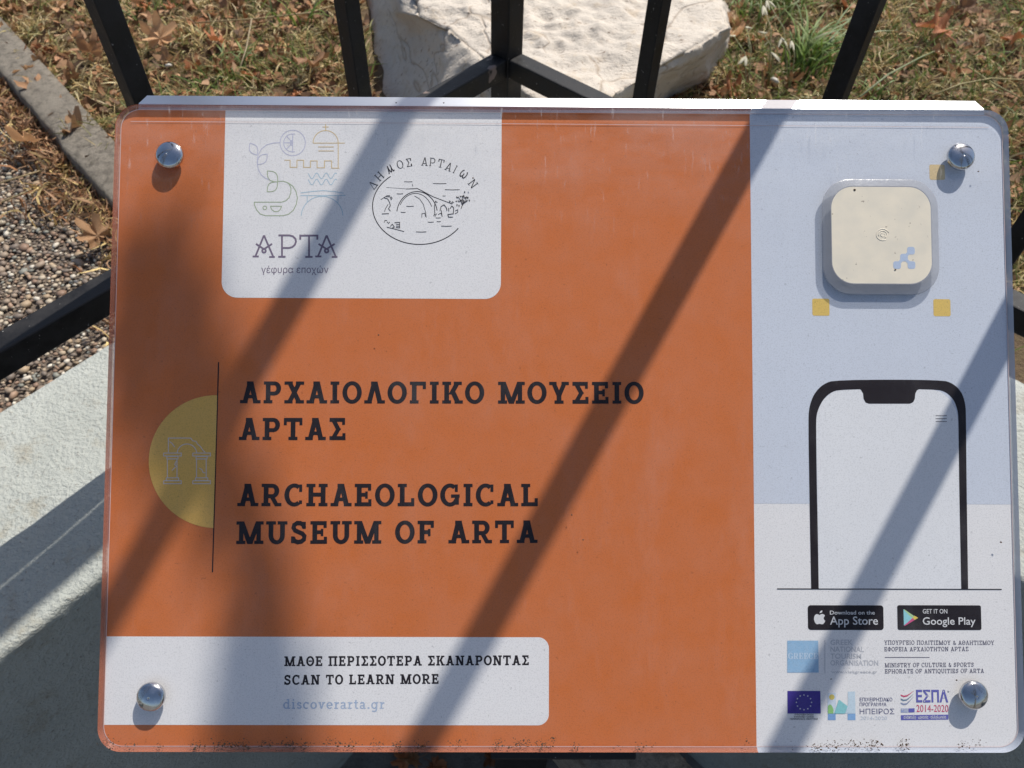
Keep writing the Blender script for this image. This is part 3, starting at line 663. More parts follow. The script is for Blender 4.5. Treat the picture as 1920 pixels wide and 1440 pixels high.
tag(o, 'crumbled brown leaf fragments scattered through the dry grass', 'leaf litter')
pts = []
while len(pts) < 5200:
    p = garden_point()
    if nz(p[0], p[1], 9, 7) + .45 * (p[0] > .25) > .22: pts.append(p)
o = ribbons('green_grass', 5200, (.02, .05), (.0010, .0022), col_green, (.3, 1.3), (-1.2, .1), m_blade, pts=pts, curl=.6)
tag(o, 'thin green grass blades showing through the dry lawn', 'grass')
# straw and leaf crumbs caught against the kerb on the gravel
pts = []
for _ in range(2000):
    t = rng.uniform(-.25, .42); w = .026 * (0.35 + abs(nz(t * 9, 0, 0, 1)) * 2.2); p = KA + KD * t - KN * abs(rng.normal(0, w))
    if p @ nl > cl_far + .01: pts.append(np.array([p[0], p[1], Z_GRAVEL + abs(rng.normal(0, .006))]))
o = ribbons('kerb_debris', len(pts), (.008, .028), (.0008, .0030), lambda p: np.array(pick(BROWN + STRAW[:2])) * rng.uniform(.7, 1.25), (-.1, .9), (-1.2, .4), m_litter, pts=pts, curl=1.6)
tag(o, 'dry brown moss and straw debris gathered on the gravel along the kerb', 'debris')

# ------------------------------------------------------------------ dry plane leaves
def leaf_mesh(k, green=False):
    rr = random.Random(k); n = 60; R = []
    lobes = [(90, 1.0), (38, .86), (142, .86), (-8, .62), (188, .62)]
    for i in range(n):
        a = 360 * i / n - 90; v = .24
        for la, lr in lobes:
            d = (a - la + 540) % 360 - 180; w = 36 if lr > .7 else 30
            v = max(v, lr * max(0, 1 - (abs(d) / w) ** 1.15) ** .75)
        v = max(v, .44 if -50 < a < 230 else .16); v *= 1 + .07 * ((i % 3) - 1) + rr.uniform(-.04, .04); R.append((math.radians(a), v))
    rings = 6; V = [(0, 0, 0)]; ax = rr.uniform(0, math.pi); c1 = rr.uniform(.5, 1.3); c2 = rr.uniform(-.7, .7); c3 = rr.uniform(0, 6)
    for q in range(1, rings + 1):
        t = q / rings
        for a, v in R:
            x, y = math.cos(a) * v * t, math.sin(a) * v * t; u = x * math.cos(ax) + y * math.sin(ax); w = -x * math.sin(ax) + y * math.cos(ax)
            z = c1 * u * u * .75 + c2 * w * w * .6 + .10 * math.sin(6 * a + c3) * t + .05 * math.sin(11 * u + c3) - .06 * math.exp(-(math.sin(2.5 * a) * 3) ** 2) * t
            sh = 1 - .30 * c1 * abs(u); V.append((x * sh, y * sh, z))
    F = [(0, 1 + i, 1 + (i + 1) % n) for i in range(n)]
    for q in range(rings - 1):
        for i in range(n): a = 1 + q * n; F.append((a + i, a + n + i, a + n + (i + 1) % n, a + (i + 1) % n))
    b = len(V)                                             # stalk
    for s in range(5):
        t = s / 4; cx, cy, cz = .05 * math.sin(3 * t + c3), -.10 - .55 * t, .06 * t
        V += [(cx - .016, cy, cz), (cx + .016, cy, cz), (cx, cy, cz + .028)]
    for s in range(4):
        for j in range(3): F.append((b + s * 3 + j, b + s * 3 + (j + 1) % 3, b + s * 3 + 3 + (j + 1) % 3, b + s * 3 + 3 + j))
    me = bpy.data.meshes.new('dry_leaf'); me.from_pydata(V, [], F)
    me.materials.append(m_greenleaf if green else m_leafs[k % 3]); me.polygons.foreach_set('use_smooth', [True] * len(me.polygons)); me.update(); return me
LM = [leaf_mesh(k) for k in range(12)]
def put_leaf(p, z, size, k, rot, label, group=None):
    o = link('dry_leaf', LM[k]); o.location = (p[0], p[1], z); o.scale = (size,) * 3; o.rotation_euler = rot
    tag(o, label, 'leaf', group); return o
spots = [((55, 262), Z_GRAVEL + .014, .021, 0, (.5, .1, 2.6), 'orange brown dry leaf on the gravel beside the kerb debris'),
         ((183, 442), Z_GRAVEL + .012, .020, 3, (.6, -.3, 1.1), 'curled orange dry leaf on the gravel next to the sign edge'),
         ((300, 72), Z_GARDEN + .020, .026, 6, (.7, .0, .2), 'pale folded tan leaf in the grass right of the leftmost fence bar'),
         ((410, 75), Z_GARDEN + .016, .018, 1, (.4, .3, 2.0), 'russet curled leaf in the middle of the left grass patch'),
         ((575, 115), Z_GARDEN + .018, .030, 2, (.3, -.5, 4.0), 'big crumpled brown leaf left of the second fence bar'),
         ((1765, 55), Z_GARDEN + .018, .032, 4, (.3, .2, .6), 'large curled russet leaf on the lawn right of the chipped fence bar'),
         ((1910, 70), Z_GARDEN + .016, .024, 7, (.2, .5, 2.6), 'russet leaf at the right edge of the lawn'),
         ((112, 12), Z_GARDEN + .014, .024, 9, (.5, -.2, 5.0), 'pale tan leaf behind the kerb at the top left'),
         ((170, 95), Z_GARDEN + .018, .022, 5, (1.0, .2, 3.0), 'standing tan leaf just left of the leftmost fence bar')]
for (u, v), z, sz, k, rot, lab in spots: put_leaf(onz(u, v, z + .006), z + .006, sz * 1.35, k, rot, lab)
cnt = 0
while cnt < 230:
    p = garden_point(); u, v, d = to_px((p[0], p[1], Z_GARDEN))
    if u > 1380 and rng.random() < .72: continue
    if any(math.hypot(u - s[0][0], v - s[0][1]) < 34 for s in spots): continue
    put_leaf(p, Z_GARDEN + rng.uniform(.006, .014), rng.uniform(.013, .031), (kk_ := int(rng.integers(12))), (rng.normal(0, .5), rng.normal(0, .5), rng.uniform(0, 6.28)),
             'small crumpled %s leaf fallen in the dry lawn %s of the marble block' % (('pale tan', 'russet', 'dull brown')[kk_ % 3], 'left' if u < 900 else 'right'),
             '%s leaves fallen in the lawn %s of the marble block' % (('pale tan', 'russet', 'dull brown')[kk_ % 3], 'left' if u < 900 else 'right')); cnt += 1
for i in range(16):                              # street side, at the foot of the wall
    p = onz(rng.uniform(560, 1300), rng.uniform(1405, 1470), 0)[:2]
    put_leaf(p, .008, rng.uniform(.02, .035), int(rng.integers(12)), (rng.normal(0, .4), rng.normal(0, .4), rng.uniform(0, 6.28)), 'dry brown leaf on the dark street ground below the sign', 'dry leaves on the street ground below the sign')

# straw stalks, shells, oats, green tuft
def stalk(name, pts, r, col, label, cat='straw'):
    mb = MB(); mb.tube(pts, r, 6); n = len(mb.v)
    o = link(name, mesh_col(name, mb.v, mb.f, [col] * n, m_blade)); tag(o, label, cat); return o
def g3(u, v, z): return onz(u, v, z)
stalk('straw_stalk', [g3(-30, 352, Z_GRAVEL + .008), g3(60, 325, Z_GRAVEL + .010), g3(100, 312, Z_GRAVEL + .008)], [.0009, .0009, .0005], (.58, .45, .25), 'upper of two long pale straws lying across the gravel')
stalk('straw_stalk', [g3(-30, 392, Z_GRAVEL + .008), g3(70, 352, Z_GRAVEL + .012), g3(130, 335, Z_GRAVEL + .010), g3(205, 333, Z_GRAVEL + .02)], [.0010, .0010, .0009, .0005], (.60, .47, .26), 'lower and longer of two pale straws lying across the gravel')
stalk('straw_stalk', [g3(365, 43, Z_GARDEN + .02), g3(470, 36, Z_GARDEN + .025), g3(580, 24, Z_GARDEN + .025), g3(625, 10, Z_GARDEN + .02)], [.0010, .0011, .001, .0006], (.50, .38, .20), 'long horizontal straw over the grass left of the marble block')
stalk('straw_stalk', [g3(472, 35, Z_GARDEN + .026), g3(462, 90, Z_GARDEN + .02), g3(446, 140, Z_GARDEN + .012)], [.0010, .0010, .0006], (.48, .38, .24), 'short upright straw hanging below the long horizontal straw')
stalk('straw_stalk', [g3(1745, 180, Z_GARDEN + .02), g3(1800, 158, Z_GARDEN + .024), g3(1858, 147, Z_GARDEN + .024), g3(1925, 150, Z_GARDEN + .02)], [.0011, .0011, .0010, .0008], (.50, .42, .20), 'yellow bent straw on the lawn above the right end of the sign')
stalk('straw_stalk', [g3(1815, 125, Z_GARDEN + .02), g3(1860, 155, Z_GARDEN + .022), g3(1925, 190, Z_GARDEN + .02)], [.0009, .0009, .0007], (.46, .42, .20), 'straw crossing the bent yellow straw at the right')
stalk('straw_stalk', [g3(1612, 182, Z_GARDEN + .035), g3(1665, 140, Z_GARDEN + .035), g3(1725, 108, Z_GARDEN + .028), g3(1752, 96, Z_GARDEN + .02)], [.0013, .0012, .001, .0006], (.33, .38, .20), 'grey green grass stem slanting up from the sign edge', 'grass stem')

def blades(name, u, v, n, L, wid, cols, label, cat, spread=.02, lean=(0, 0)):
    root = empty(name, tuple(onz(u, v, Z_GARDEN))); 
    for i in range(n):
        a = rng.uniform(0, 6.28); p0 = np.array([rng.normal(0, spread), rng.normal(0, spread), 0]); d = np.array([math.cos(a) * .6 + lean[0], math.sin(a) * .6 + lean[1], 0]); l = rng.uniform(*L); w = rng.uniform(*wid)
        V = []; K = 6
        for k in range(K + 1):
            t = k / K; q = p0 + d * l * (t ** 1.4) * .9 + np.array([0, 0, l * (t - .55 * t * t)]); s = np.array([-d[1], d[0], 0]); s /= np.linalg.norm(s) + 1e-9; ww = w * (1 - t ** 2) * .5 + .0002
            V += [q - s * ww, q + s * ww + np.array([0, 0, ww * .5])]
        F = [(2 * k, 2 * k + 1, 2 * k + 3, 2 * k + 2) for k in range(K)]; c = np.array(pick(cols)) * rng.uniform(.8, 1.3)
        link('blade', mesh_col('blade', np.array(V), F, [c] * len(V), m_blade), root)
    tag(root, label, cat)
G2_ = [(.13, .22, .03), (.18, .27, .05), (.10, .17, .03), (.22, .28, .10)]
blades('grass_tuft', 1500, 130, 70, (.05, .12), (.0020, .0040), G2_, 'bright green grass tuft between the marble block and the chipped fence bar', 'grass tuft', .016, (.25, .25))
blades('grass_tuft', 1440, 20, 60, (.04, .09), (.0016, .003), G2_, 'green grass tuft behind the oat heads near the marble corner', 'grass tuft', .028)
blades('grass_tuft', 1390, 40, 22, (.03, .07), (.0016, .003), G2_, 'small green tuft against the right corner of the marble block', 'grass tuft', .015)
blades('grass_tuft', 560, 50, 14, (.04, .10), (.002, .0036), G2_, 'few broad green blades left of the second fence bar', 'grass tuft', .012, (.2, -.2))
blades('grass_tuft', 450, 130, 20, (.02, .05), (.0014, .0026), G2_, 'short green tuft in the middle of the left lawn patch', 'grass tuft', .02)
blades('grass_tuft', 1850, 130, 22, (.02, .06), (.0014, .0026), G2_, 'short green tuft near the crossing straws at the right', 'grass tuft', .03)
blades('grass_tuft', 1640, 195, 10, (.03, .06), (.002, .0034), G2_, 'bright green blades just above the sign right of the chipped bar', 'grass tuft', .01)
def oat(u, v, heads, label):
    z0 = Z_GARDEN; base = onz(u, v, z0); root = empty('wild_oat', tuple(base))
    loc = lambda q: np.array(q) - base
    for (hu, hv, hz, n, fall) in heads:
        tip = onz(hu, hv, z0 + hz); mid = (base + tip) / 2 + np.array([0, 0, hz * .35]); mb = MB()
        mb.tube([loc(base), loc(mid), loc(tip)], [.0008, .0006, .0004], 5); link('stem', mesh_col('stem', mb.v, mb.f, [(.34, .34, .17)] * len(mb.v), m_blade), root)
        for i in range(n):
            a = fall + rng.normal(0, .35); L = rng.uniform(.013, .018); dirv = np.array([math.cos(a), math.sin(a), -.35]); dirv /= np.linalg.norm(dirv)
            sd = np.cross(dirv, [0, 0, 1]); sd /= np.linalg.norm(sd); up = np.cross(sd, dirv); q0 = loc(tip); mb = MB()
            V = []; n6 = 6; prof = [(0, .0003), (.15, .0013), (.4, .0021), (.7, .0015), (1, .0001)]
            for t, w in prof:
                for j in range(n6): b = 2 * math.pi * j / n6; V.append(q0 + dirv * L * t + sd * w * math.cos(b) + up * w * .6 * math.sin(b))
            F = [(r * n6 + j, r * n6 + (j + 1) % n6, (r + 1) * n6 + (j + 1) % n6, (r + 1) * n6 + j) for r in range(4) for j in range(n6)]
            link('husk', mesh_col('husk', np.array(V), F, [np.array((.66, .62, .46)) * rng.uniform(.85, 1.15)] * len(V), m_blade), root)
    tag(root, label, 'wild oat')
oat(1400, 190, [(1398, 105, .05, 5, -1.7), (1376, 68, .06, 2, 1.5), (1400, 52, .06, 3, 1.2)], 'wild oat with pale husks drooping beside the marble block corner')
oat(1440, 170, [(1446, 98, .045, 2, -.5), (1431, 10, .07, 5, -1.6), (1432, 62, .06, 3, 1.4)], 'wild oat with tall pale heads right of the marble block')
oat(1480, 180, [(1466, 70, .05, 2, -1.4), (1484, 76, .05, 2, -1.8), (1438, 0, .07, 3, -1.5)], 'wild oat with paired husks beside the bright green tuft')
def shell(u, v, r, label, z=None):
    p = onz(u, v, (z or Z_GARDEN) + r); V = []; F = []; n = 14; m_ = 40       # coiled tube
    for i in range(m_):
        t = i / (m_ - 1); a = t * 2.2 * 2 * math.pi; R = r * (1 - t) * .62; rad = r * (.46 * (1 - t) + .05); c = np.array([math.cos(a) * R, math.sin(a) * R, r * .7 * t]); e = np.array([math.cos(a), math.sin(a), 0])
        for j in range(n): b = 2 * math.pi * j / n; V.append(c + e * rad * math.cos(b) + np.array([0, 0, 1]) * rad * math.sin(b))
    F = [(i * n + j, i * n + (j + 1) % n, (i + 1) * n + (j + 1) % n, (i + 1) * n + j) for i in range(m_ - 1) for j in range(n)] + [tuple(range(n)), tuple((m_ - 1) * n + j for j in range(n))[::-1]]
    o = link('snail_shell', mesh_col('snail_shell', np.array(V), F, [(.62, .58, .50)] * len(V), m_pebble)); o.location = tuple(p); o.rotation_euler = (.6, .3, u); tag(o, label, 'snail shell')
shell(1453, 153, .0062, 'small white snail shell on the soil below the green tuft', Z_GARDEN + .012)
shell(317, 124, .0045, 'tiny white snail shell in the grass near the leftmost fence bar', Z_GARDEN + .010)

# ------------------------------------------------------------------ iron fence
fence = empty('iron_fence', (A0[0], A0[1], Z_WALL))
tag(fence, 'black painted iron corner fence of square bars behind the sign', 'fence')
def fbox(name, c, hx, hy, hz, bw=.0012):
    mb = MB(); mb.box(c, hx, hy, hz); o = mb.build(name, m_iron, fence, inv=False)
    o.matrix_parent_inverse = Matrix.Translation((-A0[0], -A0[1], -Z_WALL)); return bevel(o, bw)
d3 = lambda d, s: np.array([d[0], d[1], 0]) * s
zz = np.array([0, 0, 1.])
TOP = CAM_Z + .95; RH = .009
pd1 = (dl + dr); pd1 /= np.linalg.norm(pd1); pd2 = np.array([-pd1[1], pd1[0]])
e1 = (dl - dr) / np.linalg.norm(dl - dr)
mid_h = (TOP + Z_WALL) / 2
fbox('corner_post', (A0[0], A0[1], mid_h), d3(dl, .0105), d3(nl, .0105), zz * (TOP - Z_WALL) / 2)
for d, n, nm in ((dl, nl, 'l'), (dr, nr, 'r')):
    for z in (Z_RAIL - RH, TOP - .12):
        L = 1.55; c = A0 + d * (L / 2 + .011); fbox('rail', (c[0], c[1], z), d3(d, L / 2), d3(n, .0088), zz * RH)
    ss = [.175, .337, .502, .667, .832, .997, 1.162, 1.327] if nm == 'l' else [.1518, .2984, .4373, .580, .724, .868, 1.012, 1.156, 1.30]
    for s in ss:
        p = A0 + d * s; z0 = Z_RAIL + .0003; z1 = TOP - .12 - RH - .0003
        fbox('bar', (p[0], p[1], (z0 + z1) / 2), d3(d, .0064), d3(n, .0064), zz * (z1 - z0) / 2, .0008)
    p = A0 + d * 1.57; fbox('end_post', (p[0], p[1], mid_h), d3(d, .0105), d3(n, .0105), zz * (TOP - Z_WALL) / 2)

# ------------------------------------------------------------------ the information panel
pm = Matrix([[PX[i], PY[i], PN[i], PC[i]] for i in range(3)] + [[0, 0, 0, 1]])
panel = empty('information_panel', mat=pm)
tag(panel, 'orange and white museum information sign bolted in the fence corner with Greek and English lettering', 'sign')
hw, hh = PW / 2, PH / 2; RC = .0105; INS = .0016
def slab_face(name, x0, y0, x1, y1, r, z, mat, corners=(1, 1, 1, 1)):
    D = Draw(); D.z = z; D.poly(rrect(x0, y0, x1, y1, r, 10, corners)); return done(D, name, mat, panel)
# print sheets (base colours), then details layer by layer
xs = PL(1412, 800)[0]
slab_face('orange_print', -hw + INS, -hh + INS, xs, hh - INS, RC - INS, -THK, m_orange, (1, 0, 0, 1))
slab_face('white_print', xs, -hh + INS, hw - INS, hh - INS, RC - INS, -THK, m_white, (0, 1, 1, 0))
yb = PL(1700, 945)[1]
slab_face('blue_grey_print', xs + .00001, yb, hw - INS, hh - INS, RC - INS, -THK + LAYER, m_blueg, (0, 0, 1, 0))
a = PL(415, 560); b = PL(939, 560); slab_face('logo_box', a[0], PL(600, 559)[1], b[0], hh - INS, .0075, -THK + LAYER, m_white, (1, 1, 0, 0))
a = PL(180, 1195); b = PL(1029, 1360); slab_face('scan_box', -hw + INS, b[1], b[0], PL(600, 1194)[1], .0050, -THK + LAYER, m_white, (0, 1, 1, 0))
# acrylic front sheet and its edge
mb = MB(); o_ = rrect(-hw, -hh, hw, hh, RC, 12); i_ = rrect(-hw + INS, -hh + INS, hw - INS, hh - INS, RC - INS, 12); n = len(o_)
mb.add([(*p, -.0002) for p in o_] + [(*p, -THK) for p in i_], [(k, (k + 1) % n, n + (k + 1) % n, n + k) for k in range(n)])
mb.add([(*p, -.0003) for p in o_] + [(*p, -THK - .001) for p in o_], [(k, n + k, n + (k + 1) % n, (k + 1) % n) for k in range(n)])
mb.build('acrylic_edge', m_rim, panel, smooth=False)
# highlight of the bevelled front edge, painted as a thin pale line
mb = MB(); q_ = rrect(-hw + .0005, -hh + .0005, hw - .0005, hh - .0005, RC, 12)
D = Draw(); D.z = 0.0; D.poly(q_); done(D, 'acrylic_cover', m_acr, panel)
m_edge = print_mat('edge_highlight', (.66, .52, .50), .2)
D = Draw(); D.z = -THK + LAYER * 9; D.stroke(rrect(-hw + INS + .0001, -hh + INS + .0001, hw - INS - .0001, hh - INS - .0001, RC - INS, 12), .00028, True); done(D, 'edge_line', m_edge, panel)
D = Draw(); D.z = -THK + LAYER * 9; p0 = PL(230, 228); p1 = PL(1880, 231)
D.stroke([(-hw + .006, p0[1]), (-.05, p0[1] + .0001), (hw - .008, p0[1] - .0001)], .00022); done(D, 'upper_line', m_edge, panel)  # thin pale line across the sheet below its top edge
# metal backing plate with folded upper flange
bx0 = PL(262, 197, -.009)[0]; bx1 = PL(1842, 197, -.009)[0]; by = PL(960, 199, -.009)[1] - .0005
mb = MB(); mb.box((0.5 * (bx0 + bx1), by - .138, -.0085), ((bx1 - bx0) / 2, 0, 0), (0, .138, 0), (0, 0, .001)); bevel(mb.build('backing_plate', m_alu, panel), .0004)
mb = MB(); L1 = PL(276, 181, -.0095); R1 = PL(1828, 184, -.0095); fy = L1[1] - by; an = math.radians(-20)
y2 = by + fy * 1.0; z2 = -.0078 - (fy) * math.tan(math.radians(22)); k = 1.12
nseg = 2
V = [(bx0, by, -.0078), (bx1, by, -.0078), (bx1 - .0032, by + fy * k, z2), (bx0 + .0032, by + fy * k, z2), (bx1 - .0034, by + fy * k, z2 - .02), (bx0 + .0034, by + fy * k, z2 - .02)]
mb.add(V, [(0, 1, 2, 3), (3, 2, 4, 5)]); mb.build('top_flange', m_alu, panel)
# bracket + post
def pbox(name, c, h, mat, bw=.001):
    mb = MB(); mb.box(c, (h[0], 0, 0), (0, h[1], 0), (0, 0, h[2])); return bevel(mb.build(name, mat, panel), bw)
pbox('bracket', (.001, -.085, -.030), (.034, .072, .019), m_iron)
mb = MB(); cpost = PC + PN * -.05 + PY * -.03; ztop = cpost[2] - .01
mb.box((cpost[0], cpost[1] + .03, ztop / 2 + .001), (.03, 0, 0), (0, .03, 0), (0, 0, ztop / 2)); o = mb.build('post', m_iron, panel); o.matrix_parent_inverse = pm.inverted(); bevel(o, .002)

# bolts
def bolt(u, v):
    c = PL(u, v, .0015); r = .0064; prof = [(r, 0.0), (r, .0010), (r * .985, .0013), (r * .93, .0017)]
    for t in np.linspace(.88, .06, 10): prof.append((r * t, .0017 + .0017 * (1 - t * t)))
    prof.append((.0003, .0032)); V = []; n = 40
    for (q, z) in prof:
        for j in range(n): a = 2 * math.pi * j / n; V.append((c[0] + q * math.cos(a), c[1] + q * math.sin(a), z + .0003))
    F = [(i * n + j, i * n + (j + 1) % n, (i + 1) * n + (j + 1) % n, (i + 1) * n + j) for i in range(len(prof) - 1) for j in range(n)] + [tuple((len(prof) - 1) * n + j for j in range(n))]
    # short shank through the sheet to the plate
    mb = MB(); mb.add(V, F); mb.tube([(c[0], c[1], .0003), (c[0], c[1], -.0075)], .0020, 14); mb.build('bolt', m_chrome, panel, smooth=True)
for u, v in ((317, 290), (1803, 293), (282, 1307), (1827, 1304)): bolt(u, v)

# raised touch puck with cream face
pk = empty('sensor_button'); pk.parent = panel
def ringf(x0, y0, x1, y1, r, z): return [(*p, z) for p in rrect(x0, y0, x1, y1, r, 12)]
HZ = .0012; a = PL(1543, 553, .0); b = PL(1757, 337, .0); c = PL(1561, 531, HZ); d = PL(1744, 351, HZ)
m_puck, nt, N, L, bs = newmat('grey_clear_plastic'); bs.inputs['Base Color'].default_value = (.30, .31, .34, 1); bs.inputs['Roughness'].default_value = .22
tr_ = N.new('ShaderNodeBsdfTransparent'); mx_ = N.new('ShaderNodeMixShader'); mx_.inputs[0].default_value = .62; L.new(tr_.outputs[0], mx_.inputs[1]); L.new(bs.outputs[0], mx_.inputs[2]); L.new(mx_.outputs[0], N['Material Output'].inputs[0])
bump(nt, bs, tex_noise(nt, coords(nt), 160, 4, .6), .25, .001)
m_cream, nt, N, L, bs = newmat('cream_plastic'); v_ = coords(nt)
c_ = mix(nt, ramp(nt, tex_noise(nt, v_, 90, 5, .6), [(.3, 0.), (.75, 1.)]), (.78, .70, .56), (.66, .61, .51))
c_ = mix(nt, ramp(nt, tex_noise(nt, v_, 420, 2, .5), [(.72, 0.), (.76, .8)]), c_, (.25, .20, .15)); L.new(c_, bs.inputs['Base Color']); bs.inputs['Roughness'].default_value = .45
mb = MB(); R0 = ringf(a[0], a[1], b[0], b[1], .0135, .0002); Rm = ringf(a[0] + .0005, a[1] + .0005, b[0] - .0005, b[1] - .0005,   .013, .0004); R1_ = ringf(c[0] - .0004, c[1] - .0004, d[0] + .0004, d[1] + .0004, .0105, HZ + .0001); R2_ = ringf(c[0], c[1], d[0], d[1], .0102, HZ); n = len(R0)
mb.add(R0 + Rm + R1_ + R2_, [(i * n + k, i * n + (k + 1) % n, (i + 1) * n + (k + 1) % n, (i + 1) * n + k) for i in range(3) for k in range(n)])
o = mb.build('bevelled_base', m_puck, panel, smooth=False)
D = Draw(); D.z = HZ; D.poly([p[:2] for p in R2_]); done(D, 'cream_face', m_cream, panel)
bpy.data.objects.remove(pk)
D = Draw(); D.z = HZ + .00004; dk = lambda u, v: tuple(PL(u, v, HZ))
kk = np.linalg.norm(PL(961, 700) - PL(960, 700)) * .985
for u, v in ((1708, 470), (1695, 483), (1682, 497), (1709, 497)): q = dk(u, v); D.poly(rrect(q[0] - 7.3 * kk, q[1] - 7.3 * kk, q[0] + 7.3 * kk, q[1] + 7.3 * kk, 4.4 * kk, 5))
for s in (((1708, 470), (1695, 483)), ((1695, 483), (1682, 497)), ((1695, 483), (1709, 497))): D.stroke([dk(*s[0]), dk(*s[1])], 6 * kk)
done(D, 'node_symbol', print_mat('print_pale_blue', (.42, .50, .64), .3), panel)
mb = MB(); q = dk(1655, 440)      # faint embossed swirl
for rr_, a0, a1 in ((.0030, 20, 300), (.0020, -60, 200), (.0010, 100, 400)): mb.tube([(q[0] + rr_ * math.cos(math.radians(t)), q[1] + rr_ * .9 * math.sin(math.radians(t)), HZ - .0001) for t in np.linspace(a0, a1, 16)], .00025, 6)
mb.build('embossed_mark', m_cream, panel, smooth=True)

# yellow squares round the button
for (u, v, s, f) in ((1539, 576, 16.5, 0), (1766, 577, 16.5, 0), (1757, 323, 15, 1)):
    q = PL(u, v); D = new_draw(2); D.poly(rrect(q[0] - s * kk, q[1] - s * kk, q[0] + s * kk, q[1] + s * kk, 3.5 * kk, 4)); done(D, 'yellow_square', print_mat('print_yellow_faded', (.66, .50, .26)) if f else m_yel, panel)

# phone drawing
cx = [PL(1516, 1104), PL(1530, 729)]
D = new_draw(2); px_poly(D, [(1535, 1104), (1802, 1104), (1799, 900), (1796, 790), (1793, 770), (1782, 750), (1764, 735), (1745, 729), (1583, 729), (1560, 735), (1543, 750), (1533, 770), (1530, 790), (1532, 900)])
done(D, 'phone_screen', print_mat('print_screen_white', (.76, .765, .775)), panel)
D = new_draw(3)
o1 = [(1521, 1104), (1518, 950), (1515.5, 790), (1517, 763), (1526, 738), (1543, 720), (1567, 712), (1765, 712), (1787, 719), (1803, 735), (1810, 757), (1811, 780), (1812, 900), (1815, 1104)]
i1 = [(1535, 1104), (1532, 950), (1529.5, 790), (1532, 772), (1541, 752), (1555, 737), (1575, 729.5), (1755, 729.5), (1774, 735), (1788, 749), (1795, 768), (1797, 785), (1798, 900), (1802, 1104)]
def chaikin(P, k=2):
    P = [np.array(p, float) for p in P]
    for _ in range(k):
        Q = [P[0]]
        for a_, b_ in zip(P[:-1], P[1:]): Q += [a_ * .75 + b_ * .25, a_ * .25 + b_ * .75]
        P = Q + [P[-1]]
    return P
o1 = chaikin(o1); i1 = chaikin(i1)
D.strip([tuple(PL(*p)) for p in o1], [tuple(PL(*p)) for p in i1])
px_poly(D, [(1608, 728), (1614, 731), (1618, 738), (1619, 748), (1623, 755), (1629, 757), (1706, 757), (1712, 754), (1715, 748), (1716, 738), (1719, 732), (1726, 728)])
done(D, 'phone_outline', m_ink, panel)
D = new_draw(3)
for y in (779.5, 785, 790.5): px_stroke(D, [(1754, y), (1775, y)], 1.1)
px_stroke(D, [(1457, 1104), (1878, 1105)], 1.8); done(D, 'rule_lines', m_ink, panel)

# titles
BIG = dict(v=.228, h=.175, s=.145)
slab_text('ΑΡΧΑΙΟΛΟΓΙΚΟ ΜΟΥΣΕΙΟ', (450, 756), (1207, 757), 41, 2, m_ink, panel, **BIG)
slab_text('ΑΡΤΑΣ', (448, 825), (649, 825), 41.5, 2, m_ink, panel, **BIG)
slab_text('ARCHAEOLOGICAL', (445, 949), (1010, 949), 42, 2, m_ink, panel, **BIG)
slab_text('MUSEUM OF ARTA', (443, 1020), (1008, 1018), 42.5, 2, m_ink, panel, track=.12, **BIG)
slab_text('ΜΑΘΕ ΠΕΡΙΣΣΟΤΕΡΑ ΣΚΑΝΑΡΟΝΤΑΣ', (533, 1249), (992, 1247), 18.5, 2, m_ink, panel, **BIG)
slab_text('SCAN TO LEARN MORE', (532, 1284), (823, 1282), 18.5, 2, m_ink, panel, **BIG)
slab_text('discoverarta.gr', (531, 1329), (721, 1329), 17.5, 2, print_mat('print_faded_blue', (.34, .44, .60), .8, .3), panel, track=.13, v=.19)
D = new_draw(2); px_stroke(D, [(410, 679), (398.5, 1073)], 2.2); done(D, 'vertical_rule', m_ink, panel)
# half disc with the arch drawing
cpx = (405, 866); D = new_draw(2); pts = [(407.5, 741.5)]
for t in np.linspace(90, 270, 40): pts.append((405.5 + 126.5 * math.cos(math.radians(t)) - (0 if True else 0), 865.5 - 124.5 * math.sin(math.radians(t))))
pts = [(min(x, 408.3 - (y - 741) * .0286), y) for x, y in pts] + [(401, 990)]
px_poly(D, pts); disc = done(D, 'half_disc', print_mat('print_mustard', (.72, .43, .10)), panel)
D = new_draw(3); S_ = lambda *P: px_stroke(D, [(260 + x / 3.273, 660 + y / 3.273) for x, y in P], 1.5)
S_((183, 615), (183, 528), (320, 528), (332, 545), (352, 548), (362, 565), (380, 580), (395, 603), (408, 615)); S_(*[(297 + 60 * math.cos(math.radians(t)), 622 - 58 * math.sin(math.radians(t))) for t in range(0, 181, 15)])
S_((190, 550), (205, 560), (222, 583))
for x in (208, 387):
    for (w, y0, y1) in ((54, 620, 638), (34, 640, 656), (54, 790, 808), (38, 772, 788)): S_((x - w, y0), (x + w, y0), (x + w, y1), (x - w, y1), (x - w, y0))
    S_((x - 31, 658), (x - 31, 770)); S_((x + 28, 658), (x + 28, 770))
S_((232, 668), (222, 690), (232, 700), (205, 727)); S_((372, 712), (388, 720), (395, 738), (408, 742))
done(D, 'arch_symbol', print_mat('print_lilac_white', (.62, .55, .52), .2), disc)

